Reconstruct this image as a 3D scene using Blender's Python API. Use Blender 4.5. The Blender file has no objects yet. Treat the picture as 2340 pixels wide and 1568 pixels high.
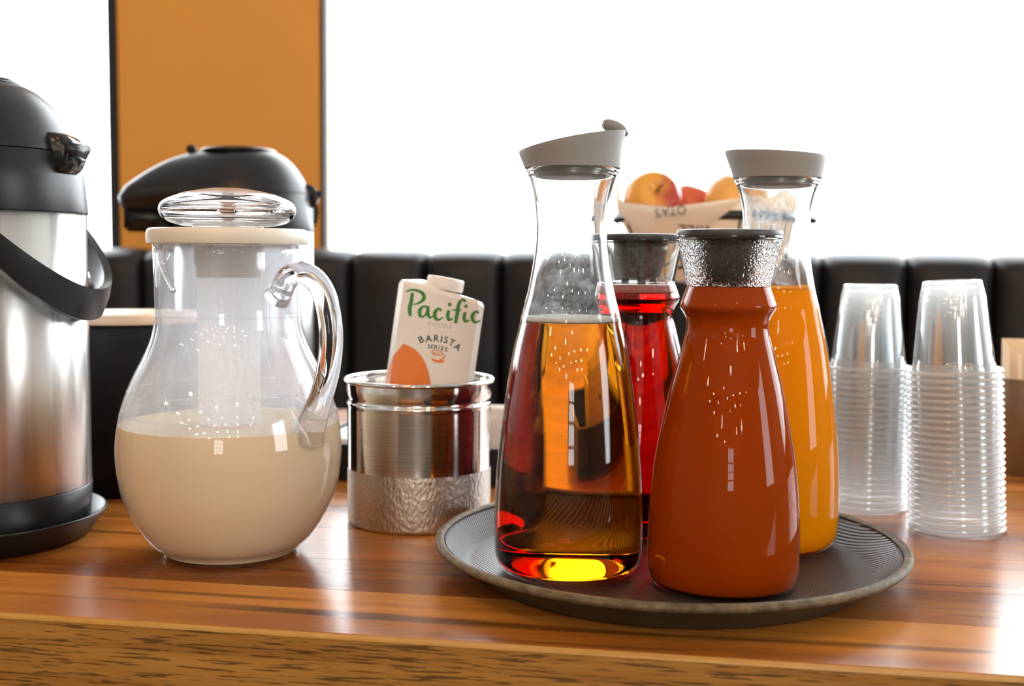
import bpy, bmesh, math, random
from mathutils import Vector, Matrix

random.seed(4)
scene = bpy.context.scene
COL = scene.collection
PI = math.pi
CT = 0.90                      # height of the counter top above the floor
EYE = 0.232                    # lens height above the counter top
PHI = math.radians(9.2)        # the room is turned this far against the view axis

# ------------------------------------------------------------------ camera
cam = bpy.data.cameras.new('camera')
cam.sensor_fit = 'HORIZONTAL'
cam.sensor_width = 36.0
cam.lens = 36.0 * 2600.0 / 2340.0
cam.clip_start = 0.02
cam.dof.use_dof = True
cam.dof.focus_distance = 0.80
cam.dof.aperture_fstop = 6.3
camo = bpy.data.objects.new('camera', cam)
COL.objects.link(camo)
th = math.atan((784 - 590) / 2600.0)
rho = math.radians(0.45)
Rv = Vector((1, 0, 0)); Uv = Vector((0, math.sin(th), math.cos(th)))
R2 = Rv * math.cos(rho) + Uv * math.sin(rho)
U2 = Uv * math.cos(rho) - Rv * math.sin(rho)
Bk = R2.cross(U2)
camo.matrix_world = Matrix(((R2.x, U2.x, Bk.x, 0), (R2.y, U2.y, Bk.y, 0), (R2.z, U2.z, Bk.z, CT + EYE), (0, 0, 0, 1)))
scene.camera = camo

# ------------------------------------------------------------------ world, exposure
SKY = 10.0
world = bpy.data.worlds.new('overcast_sky')
scene.world = world
world.use_nodes = True
bgn = world.node_tree.nodes['Background']
bgn.inputs[0].default_value = (0.93, 0.97, 1.0, 1)
bgn.inputs[1].default_value = SKY
scene.view_settings.view_transform = 'Standard'
scene.view_settings.look = 'None'
scene.view_settings.exposure = 0.0
scene.view_settings.gamma = 1.0
scene.view_settings.use_curve_mapping = False
cy = scene.cycles
cy.max_bounces = 12
cy.diffuse_bounces = 3
cy.glossy_bounces = 5
cy.transmission_bounces = 10
cy.transparent_max_bounces = 64
cy.volume_bounces = 0
cy.sample_clamp_indirect = 6.0
cy.blur_glossy = 0.5
cy.adaptive_threshold = 0.07
cy.adaptive_min_samples = 16


# ------------------------------------------------------------------ room frame
def rm(u, v, z=0.0):
    """room coordinates (along the counter, away from the counter, up) to world"""
    return Vector((u * math.cos(PHI) + v * math.sin(PHI), -u * math.sin(PHI) + v * math.cos(PHI), z))


def portal(name, u, v, z, w, h, rz):
    l = bpy.data.lights.new(name, 'AREA')
    l.shape = 'RECTANGLE'; l.size = w; l.size_y = h
    l.cycles.is_portal = True
    o = bpy.data.objects.new(name, l); COL.objects.link(o)
    o.location = rm(u, v, z)
    o.rotation_euler = (PI / 2, 0, rz - PHI)
    return o


U0, U1, V0, V1, ZC = -4.2, 5.0, -5.6, 2.72, 3.1        # inside faces of the room
portal('daylight_portal', -2.79, 2.80, 1.95, 2.7, 1.7, 0)
portal('daylight_portal', 1.93, 2.80, 1.95, 5.7, 1.7, 0)
portal('daylight_portal', 1.0, V0 - 0.10, 1.7, 1.0, 1.3, PI)
portal('daylight_portal', U1 + 0.10, -0.7, 1.8, 1.4, 1.8, -PI / 2)


def lamp(u, v, z, watt, r=0.03, col=(1.0, 0.80, 0.58)):
    l = bpy.data.lights.new('pendant_bulb', 'POINT')
    l.energy = watt; l.color = col; l.shadow_soft_size = r
    o = bpy.data.objects.new('pendant_bulb', l); COL.objects.link(o)
    o.location = rm(u, v, z)


for k in range(26):
    uu = -2.6 + 5.4 * ((k * 0.618034) % 1.0)
    vv = -0.7 - 4.3 * ((k + 0.5) / 26)
    lamp(uu, vv, 2.30 + 0.25 * ((k * 7) % 5) / 5, 8.0)
lamp(-0.45, 0.1, 2.35, 14.0, 0.14, (1.0, 0.42, 0.13))


# ------------------------------------------------------------------ helpers: objects
def link(o, parent=None):
    COL.objects.link(o)
    if parent is not None:
        o.parent = parent
    return o


def tag(o, label=None, cat=None, group=None, kind=None):
    if label: o['label'] = label
    if cat: o['category'] = cat
    if group: o['group'] = group
    if kind: o['kind'] = kind
    return o


def thing(name, label, cat, loc=(0, 0, 0), rz=0.0, group=None):
    o = bpy.data.objects.new(name, None)
    o.empty_display_size = 0.02
    o.location = loc; o.rotation_euler = (0, 0, rz)
    link(o)
    return tag(o, label, cat, group)


def obj(name, mesh, mats, parent=None, smooth=True, loc=None, rot=None):
    if isinstance(mesh, bmesh.types.BMesh):
        me = bpy.data.meshes.new(name)
        bmesh.ops.recalc_face_normals(mesh, faces=mesh.faces[:])
        mesh.to_mesh(me); mesh.free()
    else:
        me = mesh
    if not isinstance(mats, (list, tuple)): mats = [mats]
    if not me.materials:
        for m in mats: me.materials.append(m)
    if smooth:
        for p in me.polygons: p.use_smooth = True
    o = bpy.data.objects.new(name, me)
    if loc is not None: o.location = loc
    if rot is not None: o.rotation_euler = rot
    return link(o, parent)


def sharp(o, deg=35):
    me = o.data
    bm = bmesh.new(); bm.from_mesh(me)
    a = math.radians(deg)
    for e in bm.edges:
        if len(e.link_faces) == 2 and e.calc_face_angle(0) > a: e.smooth = False
    bm.to_mesh(me); bm.free()
    return o


def spline(pts, n=6, closed=False):
    """Catmull-Rom through tuples of any length"""
    out = []
    m = len(pts)
    rng = range(m if closed else m - 1)
    for i in rng:
        if closed:
            p0, p1, p2, p3 = pts[(i - 1) % m], pts[i], pts[(i + 1) % m], pts[(i + 2) % m]
        else:
            p1, p2 = pts[i], pts[i + 1]
            p0 = pts[i - 1] if i > 0 else tuple(2 * a - b for a, b in zip(p1, p2))
            p3 = pts[i + 2] if i + 2 < m else tuple(2 * b - a for a, b in zip(p1, p2))
        for k in range(n):
            t = k / n
            out.append(tuple(0.5 * ((2 * b) + (-a + c) * t + (2 * a - 5 * b + 4 * c - d) * t * t + (-a + 3 * b - 3 * c + d) * t ** 3)
                             for a, b, c, d in zip(p0, p1, p2, p3)))
    if not closed: out.append(tuple(pts[-1]))
    return out


def lathe(prof, seg=72, bm=None, cap0=False, cap1=False, mat=None, c=(0, 0)):
    """revolve (r, z) points; r == 0 gives a pole; mat(zmid, k) picks a slot"""
    bm = bm or bmesh.new()
    rings = []
    for r, z in prof:
        if r < 1e-7:
            rings.append([bm.verts.new((c[0], c[1], z))])
        else:
            rings.append([bm.verts.new((c[0] + r * math.cos(2 * PI * k / seg), c[1] + r * math.sin(2 * PI * k / seg), z)) for k in range(seg)])
    for i in range(len(rings) - 1):
        a, b = rings[i], rings[i + 1]
        mi = mat((prof[i][1] + prof[i + 1][1]) / 2, i) if mat else 0
        for k in range(seg):
            k2 = (k + 1) % seg
            if len(a) == 1 and len(b) == 1: continue
            if len(a) == 1: fc = bm.faces.new((a[0], b[k], b[k2]))
            elif len(b) == 1: fc = bm.faces.new((a[k], b[0], a[k2]))
            else: fc = bm.faces.new((a[k], a[k2], b[k2], b[k]))
            fc.material_index = mi
    if cap0 and len(rings[0]) > 1: bm.faces.new(rings[0][::-1])
    if cap1 and len(rings[-1]) > 1: bm.faces.new(rings[-1])
    return bm


def box(x0, x1, y0, y1, z0, z1, bev=0.0, seg=2, bm=None):
    own = bmesh.new()
    vs = [own.verts.new((x, y, z)) for x in (x0, x1) for y in (y0, y1) for z in (z0, z1)]
    for q in ((0, 1, 3, 2), (4, 6, 7, 5), (0, 4, 5, 1), (2, 3, 7, 6), (0, 2, 6, 4), (1, 5, 7, 3)):
        own.faces.new([vs[i] for i in q])
    bmesh.ops.recalc_face_normals(own, faces=own.faces[:])
    if bev > 0:
        bmesh.ops.bevel(own, geom=own.edges[:], offset=bev, segments=seg, affect='EDGES', clamp_overlap=True)
    if bm is None: return own
    me = bpy.data.meshes.new('tmp'); own.to_mesh(me); own.free(); bm.from_mesh(me); bpy.data.meshes.remove(me)
    return bm


def tube(path, rad, seg=14, bm=None, closed=False, cap=True, flat=None, up=Vector((0, 0, 1))):
    """sweep an ellipse along a path; rad number or list; flat=(a, b) multiplies (side, up)"""
    bm = bm or bmesh.new()
    P = [Vector(p) for p in path]
    n = len(P); rings = []
    fa, fb = flat or (1, 1)
    prev = None
    for i in range(n):
        if closed: t = P[(i + 1) % n] - P[i - 1]
        else: t = P[min(i + 1, n - 1)] - P[max(i - 1, 0)]
        t.normalize()
        if prev is None:
            s = t.cross(up)
            if s.length < 1e-4: s = t.cross(Vector((1, 0, 0)))
        else:
            s = prev - t * prev.dot(t)
        s.normalize(); prev = s
        w = s.cross(t)
        r = rad[i] if isinstance(rad, (list, tuple)) else rad
        rings.append([bm.verts.new(P[i] + s * (r * fa * math.cos(2 * PI * k / seg)) + w * (r * fb * math.sin(2 * PI * k / seg))) for k in range(seg)])
    for i in range(n if closed else n - 1):
        a, b = rings[i], rings[(i + 1) % n]
        for k in range(seg):
            bm.faces.new((a[k], a[(k + 1) % seg], b[(k + 1) % seg], b[k]))
    if cap and not closed:
        bm.faces.new(rings[0][::-1]); bm.faces.new(rings[-1])
    return bm


# ------------------------------------------------------------------ helpers: materials
class NT:
    def __init__(self, name):
        self.m = bpy.data.materials.new(name); self.m.use_nodes = True
        self.t = self.m.node_tree; self.t.nodes.clear()
        self.out = self.t.nodes.new('ShaderNodeOutputMaterial')

    def n(self, kind, **kw):
        nd = self.t.nodes.new('ShaderNode' + kind)
        for k, v in kw.items():
            if k.startswith('i_'):
                key = k[2:]
                nd.inputs[int(key) if key.isdigit() else key.replace('_', ' ')].default_value = v
            else: setattr(nd, k, v)
        return nd

    def l(self, a, b):
        self.t.links.new(a, b)

    def surf(self, s):
        self.l(s, self.out.inputs['Surface'])

    def coord(self, scale=(1, 1, 1), which='Object', loc=(0, 0, 0)):
        tc = self.n('TexCoord'); mp = self.n('Mapping')
        mp.inputs['Scale'].default_value = scale; mp.inputs['Location'].default_value = loc
        self.l(tc.outputs[which], mp.inputs['Vector'])
        return mp.outputs['Vector']

    def noise(self, vec, scale=5, detail=4, rough=0.5, dist=0.0):
        nd = self.n('TexNoise')
        nd.inputs['Scale'].default_value = scale; nd.inputs['Detail'].default_value = detail
        nd.inputs['Roughness'].default_value = rough; nd.inputs['Distortion'].default_value = dist
        if vec is not None: self.l(vec, nd.inputs['Vector'])
        return nd.outputs['Fac']

    def ramp(self, fac, stops):
        nd = self.n('ValToRGB'); cr = nd.color_ramp
        while len(cr.elements) < len(stops): cr.elements.new(0.5)
        for e, (p, c) in zip(cr.elements, stops):
            e.position = p; e.color = (c[0], c[1], c[2], 1) if isinstance(c, (tuple, list)) else (c, c, c, 1)
        self.l(fac, nd.inputs['Fac'])
        return nd.outputs['Color']

    def math(self, op, a, b=None):
        nd = self.n('Math', operation=op)
        for i, x in enumerate((a, b)):
            if x is None: continue
            if isinstance(x, (int, float)): nd.inputs[i].default_value = x
            else: self.l(x, nd.inputs[i])
        return nd.outputs[0]

    def mixc(self, fac, a, b, blend='MIX'):
        nd = self.n('Mix', data_type='RGBA', blend_type=blend)
        for key, x in ((0, fac), (6, a), (7, b)):
            if isinstance(x, (int, float)): nd.inputs[key].default_value = x
            elif isinstance(x, (tuple, list)): nd.inputs[key].default_value = (*x[:3], 1)
            else: self.l(x, nd.inputs[key])
        return nd.outputs[2]

    def mixs(self, fac, a, b):
        nd = self.n('MixShader')
        if isinstance(fac, (int, float)): nd.inputs[0].default_value = fac
        else: self.l(fac, nd.inputs[0])
        self.l(a, nd.inputs[1]); self.l(b, nd.inputs[2])
        return nd.outputs[0]

    def bump(self, h, strength=0.3, dist=0.002):
        nd = self.n('Bump'); nd.inputs['Strength'].default_value = strength; nd.inputs['Distance'].default_value = dist
        self.l(h, nd.inputs['Height'])
        return nd.outputs['Normal']

    def pbr(self, col=(0.5, 0.5, 0.5), rough=0.5, metal=0.0, spec=0.5, coat=0.0, normal=None, **kw):
        nd = self.n('BsdfPrincipled')
        for key, x in (('Base Color', col), ('Roughness', rough), ('Metallic', metal), ('Specular IOR Level', spec), ('Coat Weight', coat)):
            if isinstance(x, (int, float)): nd.inputs[key].default_value = x
            elif isinstance(x, (tuple, list)): nd.inputs[key].default_value = (*x[:3], 1)
            else: self.l(x, nd.inputs[key])
        for k, v in kw.items(): nd.inputs[k.replace('_', ' ')].default_value = v
        if normal is not None: self.l(normal, nd.inputs['Normal'])
        return nd.outputs[0]


def plain(name, col, rough=0.5, metal=0.0, spec=0.5, coat=0.0, var=0.06, scale=40, bump=0.0, **kw):
    """procedural: base colour with slight mottling and optional fine relief"""
    t = NT(name)
    f = t.noise(t.coord(), scale, 3)
    c = t.mixc(f, tuple(x * (1 - var) for x in col), tuple(min(1, x * (1 + var)) for x in col))
    nm = t.bump(f, bump, 0.001) if bump else None
    t.surf(t.pbr(c, rough, metal, spec, coat, nm, **kw))
    return t.m


def schlick(t, f0=0.04, normal=None):
    lw = t.n('LayerWeight'); lw.inputs['Blend'].default_value = 0.5
    if normal is not None: t.l(normal, lw.inputs['Normal'])
    p = t.math('POWER', lw.outputs['Facing'], 5.0)
    return t.math('ADD', t.math('MULTIPLY', p, 1 - f0), f0)


def thin_glass(name, tint=(0.98, 0.99, 0.99), f0=0.04, rough=0.0, haze=0.0, haze_col=(0.9, 0.94, 1.0), streak=None, bumps=None):
    """thin clear wall: straight transmission, Fresnel gloss, and a haze of scattering film"""
    t = NT(name)
    tr = t.n('BsdfTransparent'); tr.inputs[0].default_value = (*tint, 1)
    gl = t.n('BsdfGlossy'); gl.inputs['Roughness'].default_value = rough
    nm = None
    if bumps:
        nm = t.bump(t.noise(t.coord(), bumps[0], 3), bumps[1], 0.001)
        t.l(nm, gl.inputs['Normal'])
    s = t.mixs(schlick(t, f0), tr.outputs[0], gl.outputs[0])
    if haze > 0:
        tl = t.n('BsdfTranslucent'); tl.inputs[0].default_value = (*haze_col, 1)
        df = t.n('BsdfDiffuse'); df.inputs[0].default_value = (*haze_col, 1)
        sc = t.mixs(0.35, tl.outputs[0], df.outputs[0])
        if streak:
            f = t.noise(t.coord(streak), 1.0, 5, 0.6)
            f = t.math('MULTIPLY', t.ramp(f, [(0.3, 0.6), (0.7, 1.35)]), haze)
        else: f = haze
        s = t.mixs(f, s, sc)
    t.surf(s)
    return t.m


def real_glass(name, col=(1, 1, 1), ior=1.48, rough=0.0, film=0.0, film_scale=60, drops=None):
    t = NT(name)
    g = t.n('BsdfGlass'); g.inputs['Color'].default_value = (*col, 1); g.inputs['IOR'].default_value = ior
    g.inputs['Roughness'].default_value = rough
    if drops:
        v = t.n('TexVoronoi', feature='SMOOTH_F1'); v.inputs['Scale'].default_value = drops[0]
        t.l(t.coord(), v.inputs['Vector'])
        t.l(t.bump(v.outputs['Distance'], drops[1], 0.0012), g.inputs['Normal'])
    s = g.outputs[0]
    if film > 0:
        a = t.noise(t.coord(), film_scale, 6, 0.7)
        b = t.noise(t.coord((1, 1, 1), loc=(3, 1, 2)), film_scale * 14, 2)
        f = t.math('MULTIPLY', t.math('MULTIPLY', t.ramp(a, [(0.42, 0.0), (0.75, 1.0)]), t.ramp(b, [(0.4, 0.25), (0.66, 1.0)])), film)
        tl = t.n('BsdfTranslucent'); tl.inputs[0].default_value = (0.9, 0.93, 0.97, 1)
        s = t.mixs(f, s, tl.outputs[0])
    t.surf(s)
    return t.m


def absorb_liquid(name, col, density, ior=1.34):
    t = NT(name)
    g = t.n('BsdfGlass'); g.inputs['Color'].default_value = (1, 1, 1, 1); g.inputs['IOR'].default_value = ior
    g.inputs['Roughness'].default_value = 0.0
    t.surf(g.outputs[0])
    v = t.n('VolumeAbsorption'); v.inputs['Color'].default_value = (*col, 1); v.inputs['Density'].default_value = density
    t.l(v.outputs[0], t.out.inputs['Volume'])
    return t.m


def juice(name, col, back, mix=0.35):
    """cloudy liquid: scatters light back and lets a share of it through"""
    t = NT(name)
    f = t.noise(t.coord(), 30, 4)
    c = t.mixc(f, tuple(x * 0.97 for x in col), tuple(min(1, x * 1.03) for x in col))
    d = t.n('BsdfDiffuse'); t.l(c, d.inputs[0])
    b = t.n('BsdfTranslucent'); b.inputs[0].default_value = (*back, 1)
    t.surf(t.mixs(mix, d.outputs[0], b.outputs[0]))
    return t.m


M = {}


def wood_top(name):
    t = NT(name)
    oi = t.n('ObjectInfo')
    tc = t.n('TexCoord')
    off = t.n('VectorMath', operation='ADD')
    t.l(tc.outputs['Object'], off.inputs[0])
    cmb = t.n('CombineXYZ')
    t.l(t.math('MULTIPLY', oi.outputs['Random'], 37.0), cmb.inputs[0]); t.l(t.math('MULTIPLY', oi.outputs['Random'], 11.0), cmb.inputs[1])
    t.l(cmb.outputs[0], off.inputs[1])

    def mp(s):
        m = t.n('Mapping'); m.inputs['Scale'].default_value = s; t.l(off.outputs[0], m.inputs['Vector']); return m.outputs[0]
    broad = t.noise(mp((1.6, 17, 17)), 1.0, 3, 0.5, 0.6)
    streak = t.noise(mp((1.7, 46, 46)), 1.0, 4, 0.6, 1.0)
    fine = t.noise(mp((14, 420, 420)), 1.0, 4, 0.6)
    base = t.ramp(broad, [(0.30, (0.17, 0.046, 0.008)), (0.42, (0.35, 0.112, 0.017)), (0.55, (0.47, 0.172, 0.029)), (0.72, (0.53, 0.23, 0.048))])
    dark = t.ramp(streak, [(0.28, 0.12), (0.36, 0.5), (0.43, 1.0), (1.0, 1.0)])
    base = t.mixc(0.85, base, dark, 'MULTIPLY')
    base = t.mixc(0.5, base, t.ramp(fine, [(0.35, 0.75), (0.6, 1.08)]), 'MULTIPLY')
    base = t.mixc(1.0, base, oi.outputs['Color'], 'MULTIPLY')
    nm = t.bump(fine, 0.10, 0.0004)
    rg = t.ramp(fine, [(0.3, 0.28), (0.7, 0.20)])
    t.surf(t.pbr(base, rg, 0.0, 0.36, 0.0, nm))
    return t.m


def oak_front(name):
    t = NT(name)
    a = t.noise(t.coord((5.0, 150, 150)), 1.0, 3, 0.55, 0.5)
    b = t.noise(t.coord((42, 820, 820)), 1.0, 2, 0.5, 0.2)
    e = t.noise(t.coord((1.5, 14, 14)), 1.0, 2)
    base = t.ramp(a, [(0.3, (0.29, 0.128, 0.022)), (0.7, (0.41, 0.20, 0.040))])
    base = t.mixc(0.4, base, t.ramp(e, [(0.3, 0.75), (0.7, 1.15)]), 'MULTIPLY')
    dash = t.ramp(b, [(0.39, 0.22), (0.44, 1.0)])
    base = t.mixc(0.85, base, dash, 'MULTIPLY')
    t.surf(t.pbr(base, 0.42, 0.0, 0.35, 0.0, t.bump(dash, 0.25, 0.0006)))
    return t.m


M['wood'] = wood_top('wood_counter')
M['oak'] = oak_front('oak_veneer')
M['edge'] = plain('edge_varnish', (0.48, 0.25, 0.045), 0.3, var=0.2, scale=90)
M['cabinet'] = plain('cabinet_dark', (0.06, 0.04, 0.03), 0.5)
M['floor'] = plain('floor_dark', (0.16, 0.12, 0.09), 0.45, scale=6, var=0.2)
M['ceiling'] = plain('ceiling_paint', (0.42, 0.41, 0.39), 0.9)
M['wall'] = plain('wall_paint', (0.30, 0.265, 0.23), 0.85, scale=4)
M['wall_dark'] = plain('wall_dark', (0.11, 0.085, 0.07), 0.7, scale=4)
M['column'] = plain('copper_plaster', (0.80, 0.35, 0.062), 0.38, spec=0.3, var=0.08, scale=3, bump=0.03)
M['frame'] = plain('dark_frame', (0.03, 0.03, 0.034), 0.6, spec=0.15)
M['sill'] = plain('sill', (0.6, 0.6, 0.6), 0.5)
M['pane'] = thin_glass('window_pane', (0.99, 1, 1), 0.03)
M['leather'] = plain('black_leather', (0.014, 0.0125, 0.013), 0.45, spec=0.32, var=0.2, scale=160, bump=0.15)
M['piping'] = plain('black_piping', (0.015, 0.014, 0.015), 0.5)
M['blackplastic'] = plain('black_plastic', (0.010, 0.011, 0.013), 0.36, spec=0.36, var=0.15, scale=200, bump=0.04)
M['blackgloss'] = plain('black_gloss', (0.007, 0.008, 0.009), 0.18, spec=0.4)
M['blackmatte'] = plain('black_matte', (0.006, 0.006, 0.007), 0.5, spec=0.25)


def steel(name, rough=0.16, streak=(400, 400, 2), col=(0.68, 0.66, 0.63), amt=0.12, aniso=0.0):
    t = NT(name)
    f = t.noise(t.coord(streak), 1.0, 3)
    c = t.mixc(t.ramp(f, [(0.35, 0.0), (0.65, 1.0)]), tuple(x * 0.74 for x in col), col)
    r = t.math('ADD', t.math('MULTIPLY', f, amt), rough - amt / 2)
    sh = t.pbr(c, r, 1.0, 0.5, 0.0, t.bump(f, 0.05, 0.0003), Anisotropic=aniso)
    if aniso:
        tg = t.n('Tangent', direction_type='RADIAL', axis='Z')
        t.l(tg.outputs[0], sh.node.inputs['Tangent']); sh.node.inputs['Anisotropic Rotation'].default_value = 0.25
    t.surf(sh)
    return t.m


M['steel'] = steel('brushed_steel_painted_streaks', 0.30, (75, 75, 0.6), (0.78, 0.76, 0.73), 0.22, 0.85)  # vertical colour streaks stand in for room reflections, painted into the steel
M['steelcan'] = steel('polished_steel', 0.12, (2, 2, 900), (0.72, 0.69, 0.66), 0.03, 0.6)


def steel_wet(name):
    t = NT(name)
    v = t.n('TexVoronoi', feature='SMOOTH_F1'); v.inputs['Scale'].default_value = 400
    t.l(t.coord((1, 1, 0.6)), v.inputs['Vector'])
    f = t.noise(t.coord(), 600, 2)
    h = t.math('ADD', v.outputs['Distance'], t.math('MULTIPLY', f, 0.4))
    t.surf(t.pbr((0.60, 0.565, 0.51), 0.42, 1.0, 0.5, 0.0, t.bump(h, 0.5, 0.0012)))
    return t.m


M['steelwet'] = steel_wet('steel_condensation')
M['glassneck'] = real_glass('carafe_glass_neck', (0.985, 0.995, 0.99), 1.46, 0.0, 0.45, 22)
M['glasswet'] = real_glass('carafe_glass_droplets', (0.985, 0.99, 0.99), 1.40, 0.02, 0.14, 60, (760, 0.55))
M['glassclear'] = real_glass('carafe_glass_rim', (0.985, 0.995, 0.99), 1.47)
M['glassthin'] = thin_glass('carafe_glass_wall', (0.99, 0.995, 0.99), 0.022)
M['acrylic'] = real_glass('clear_acrylic', (0.985, 0.985, 0.995), 1.47)
M['pitcherwall'] = thin_glass('hazy_plastic_wall', (0.95, 0.96, 0.985), 0.06, 0.03, 0.20, (0.93, 0.965, 1.0), (90, 90, 4))
M['pitcherlow'] = thin_glass('clear_plastic_wall', (0.985, 0.985, 0.99), 0.05, 0.0)
M['milk'] = juice('oat_milk', (0.80, 0.66, 0.45), (0.8, 0.62, 0.4), 0.12)
M['tomato'] = juice('orange_red_juice', (0.34, 0.045, 0.0012), (0.5, 0.07, 0.002), 0.2)
M['ojuice'] = juice('orange_juice', (0.82, 0.36, 0.002), (0.97, 0.42, 0.002), 0.45)
M['amber_juice'] = absorb_liquid('amber_juice', (0.925, 0.70, 0.02), 64.0)
M['cranberry'] = absorb_liquid('dark_red_juice', (0.91, 0.015, 0.05), 190.0)
M['foam'] = plain('pale_foam', (0.92, 0.90, 0.87), 0.6, var=0.15, scale=900, bump=0.6)
M['foamred'] = plain('pink_foam', (0.62, 0.24, 0.22), 0.35, var=0.4, scale=500, bump=0.9)
M['lidgrey'] = plain('warm_grey_silicone', (0.29, 0.285, 0.275), 0.55, var=0.03)
M['lidgreydark'] = plain('grey_plastic_flap', (0.22, 0.22, 0.21), 0.35)
M['stopper'] = plain('charcoal_silicone', (0.045, 0.045, 0.048), 0.42, var=0.05)
M['stopperplug'] = plain('charcoal_plug', (0.030, 0.030, 0.032), 0.4)
M['cream'] = plain('cream_plastic', (0.74, 0.68, 0.58), 0.38, var=0.02)
M['taupe'] = plain('taupe_plastic', (0.42, 0.36, 0.30), 0.45, var=0.02)


def core(name):
    """milky white plastic, lets light through and scatters it"""
    t = NT(name)
    f = t.noise(t.coord((60, 60, 3)), 1.0, 3)
    c = t.mixc(f, (0.97, 0.97, 0.96), (1.0, 1.0, 0.995))
    d = t.n('BsdfDiffuse'); t.l(c, d.inputs[0])
    b = t.n('BsdfTranslucent'); t.l(c, b.inputs[0])
    t.surf(t.mixs(0.68, d.outputs[0], b.outputs[0]))
    return t.m


M['core'] = core('white_translucent_core')
M['cup'] = thin_glass('clear_cup_plastic', (0.97, 0.98, 0.985), 0.10, 0.03, 0.075, (0.95, 0.98, 1.0))
M['cuprim'] = thin_glass('clear_cup_rim', (0.97, 0.98, 0.985), 0.14, 0.05, 0.34, (0.97, 0.99, 1.0))


# ================================================================== SETTING
def rbox(name, u0, u1, v0, v1, z0, z1, mat, parent=None, bev=0.0, struct=True):
    """box in room coordinates, with its own origin in its centre"""
    c = rm((u0 + u1) / 2, (v0 + v1) / 2, (z0 + z1) / 2)
    a, b, d = (u1 - u0) / 2, (v1 - v0) / 2, (z1 - z0) / 2
    o = obj(name, box(-a, a, -b, b, -d, d, bev), mat, parent, smooth=bev > 0)
    if parent is None:
        o.location = c; o.rotation_euler = (0, 0, -PHI)
    else:
        o.matrix_parent_inverse = parent.matrix_world.inverted() if False else Matrix.Identity(4)
        pl = parent.location
        dd = c - pl
        cs, sn = math.cos(PHI), math.sin(PHI)
        o.location = (dd.x * cs - dd.y * sn, dd.x * sn + dd.y * cs, dd.z)
    if bev > 0: sharp(o, 50)
    if struct and parent is None: tag(o, kind='structure')
    return o


rbox('floor', U0, U1, V0, V1, -0.1, 0.0, M['floor'])
rbox('ceiling', U0 - .2, U1 + .2, V0 - .2, V1 + .2, ZC, ZC + 0.1, M['ceiling'])
WB, WT = 1.06, 2.82                                            # window sill and head heights
CL, CR = -1.430, -0.905                                        # pillar between the two windows
wl = rbox('wall_window_side', U0 - .2, U1 + .2, V1, V1 + 0.18, 0.0, WB, M['wall_dark'])
rbox('upper_band', U0 - .2, U1 + .2, V1, V1 + 0.18, WT, ZC, M['wall'], wl)
rbox('end_pier', U0 - .2, U0 + 0.05, V1, V1 + 0.18, WB, WT, M['wall'], wl)
rbox('end_pier', U1 - 0.2, U1 + .2, V1, V1 + 0.18, WB, WT, M['wall'], wl)
pil = rbox('wall_pillar', CL, CR, V1 - 0.05, V1 + 0.03, WB, WT, M['column'], bev=0.003)
tag(pil, 'orange copper-coloured pillar between the two bright windows', kind='structure')
rbox('trim_1', CL - 0.026, CL - 0.001, V1 - 0.052, V1 - 0.02, WB, WT, M['frame'])
rbox('trim_2', CR + 0.001, CR + 0.010, V1 - 0.052, V1 - 0.02, WB, WT, M['frame'])
w1 = rbox('window_1', U0 + 0.05, CL - 0.002, V1 + 0.01, V1 + 0.016, WB, WT, M['pane'])
rbox('window_sill', U0 + 0.05, CL - 0.002, V1 - 0.06, V1 + 0.01, WB, WB + 0.02, M['sill'], w1)
w2 = rbox('window_2', CR + 0.002, U1 - 0.2, V1 + 0.01, V1 + 0.016, WB, WT, M['pane'])
rbox('window_sill', CR + 0.002, U1 - 0.2, V1 - 0.06, V1 + 0.01, WB, WB + 0.02, M['sill'], w2)


def holed_wall(name, axis, at, a0, a1, h0, h1, z0, z1, mat, thick=0.12, sgn=1):
    """wall with one window opening h0..h1 x z0..z1; axis 'u' = wall along u at v, 'v' = along v at u"""
    t0, t1 = (at, at + thick * sgn) if sgn > 0 else (at + thick * sgn, at)

    def b(nm, p0, p1, q0, q1, par):
        if axis == 'u': return rbox(nm, p0, p1, t0, t1, q0, q1, mat, par)
        return rbox(nm, t0, t1, p0, p1, q0, q1, mat, par)
    w = b(name, a0, a1, 0.0, z0, None)
    b('upper_band', a0, a1, z1, ZC, w)
    b('pier', a0, h0, z0, z1, w)
    b('pier', h1, a1, z0, z1, w)
    return w


we = holed_wall('wall_entrance', 'u', V0, U0 - .2, U1 + .2, 0.5, 1.5, 1.05, 2.35, M['wall'], 0.12, -1)
for k in range(1, 3): rbox('mullion', 0.5 + k / 3 - 0.02, 0.5 + k / 3 + 0.02, V0 - 0.08, V0 - 0.04, 1.05, 2.35, M['frame'], we)
for k in range(1, 4): rbox('mullion', 0.5, 1.5, V0 - 0.08, V0 - 0.04, 1.05 + 1.3 * k / 4 - 0.02, 1.05 + 1.3 * k / 4 + 0.02, M['frame'], we)
holed_wall('wall_right', 'v', U1, V0, V1, -1.4, 0.0, 0.9, 2.7, M['wall'], 0.12, 1)
rbox('wall_left', U0 - 0.12, U0, V0, V1, 0.0, ZC, M['wall'])

# ------------------------------------------------------------------ booth (channel-back bench)
BV = 2.46                                                       # front plane of the back cushion
booth = thing('booth_bench', 'black leather bench with vertical channel back below the windows', 'bench', rm(0, BV, 0), -PHI)
BTOP = CT + 0.250
seams = [-1.39, -1.262] + [-1.106 + 0.1707 * i for i in range(0, 17)]


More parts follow.
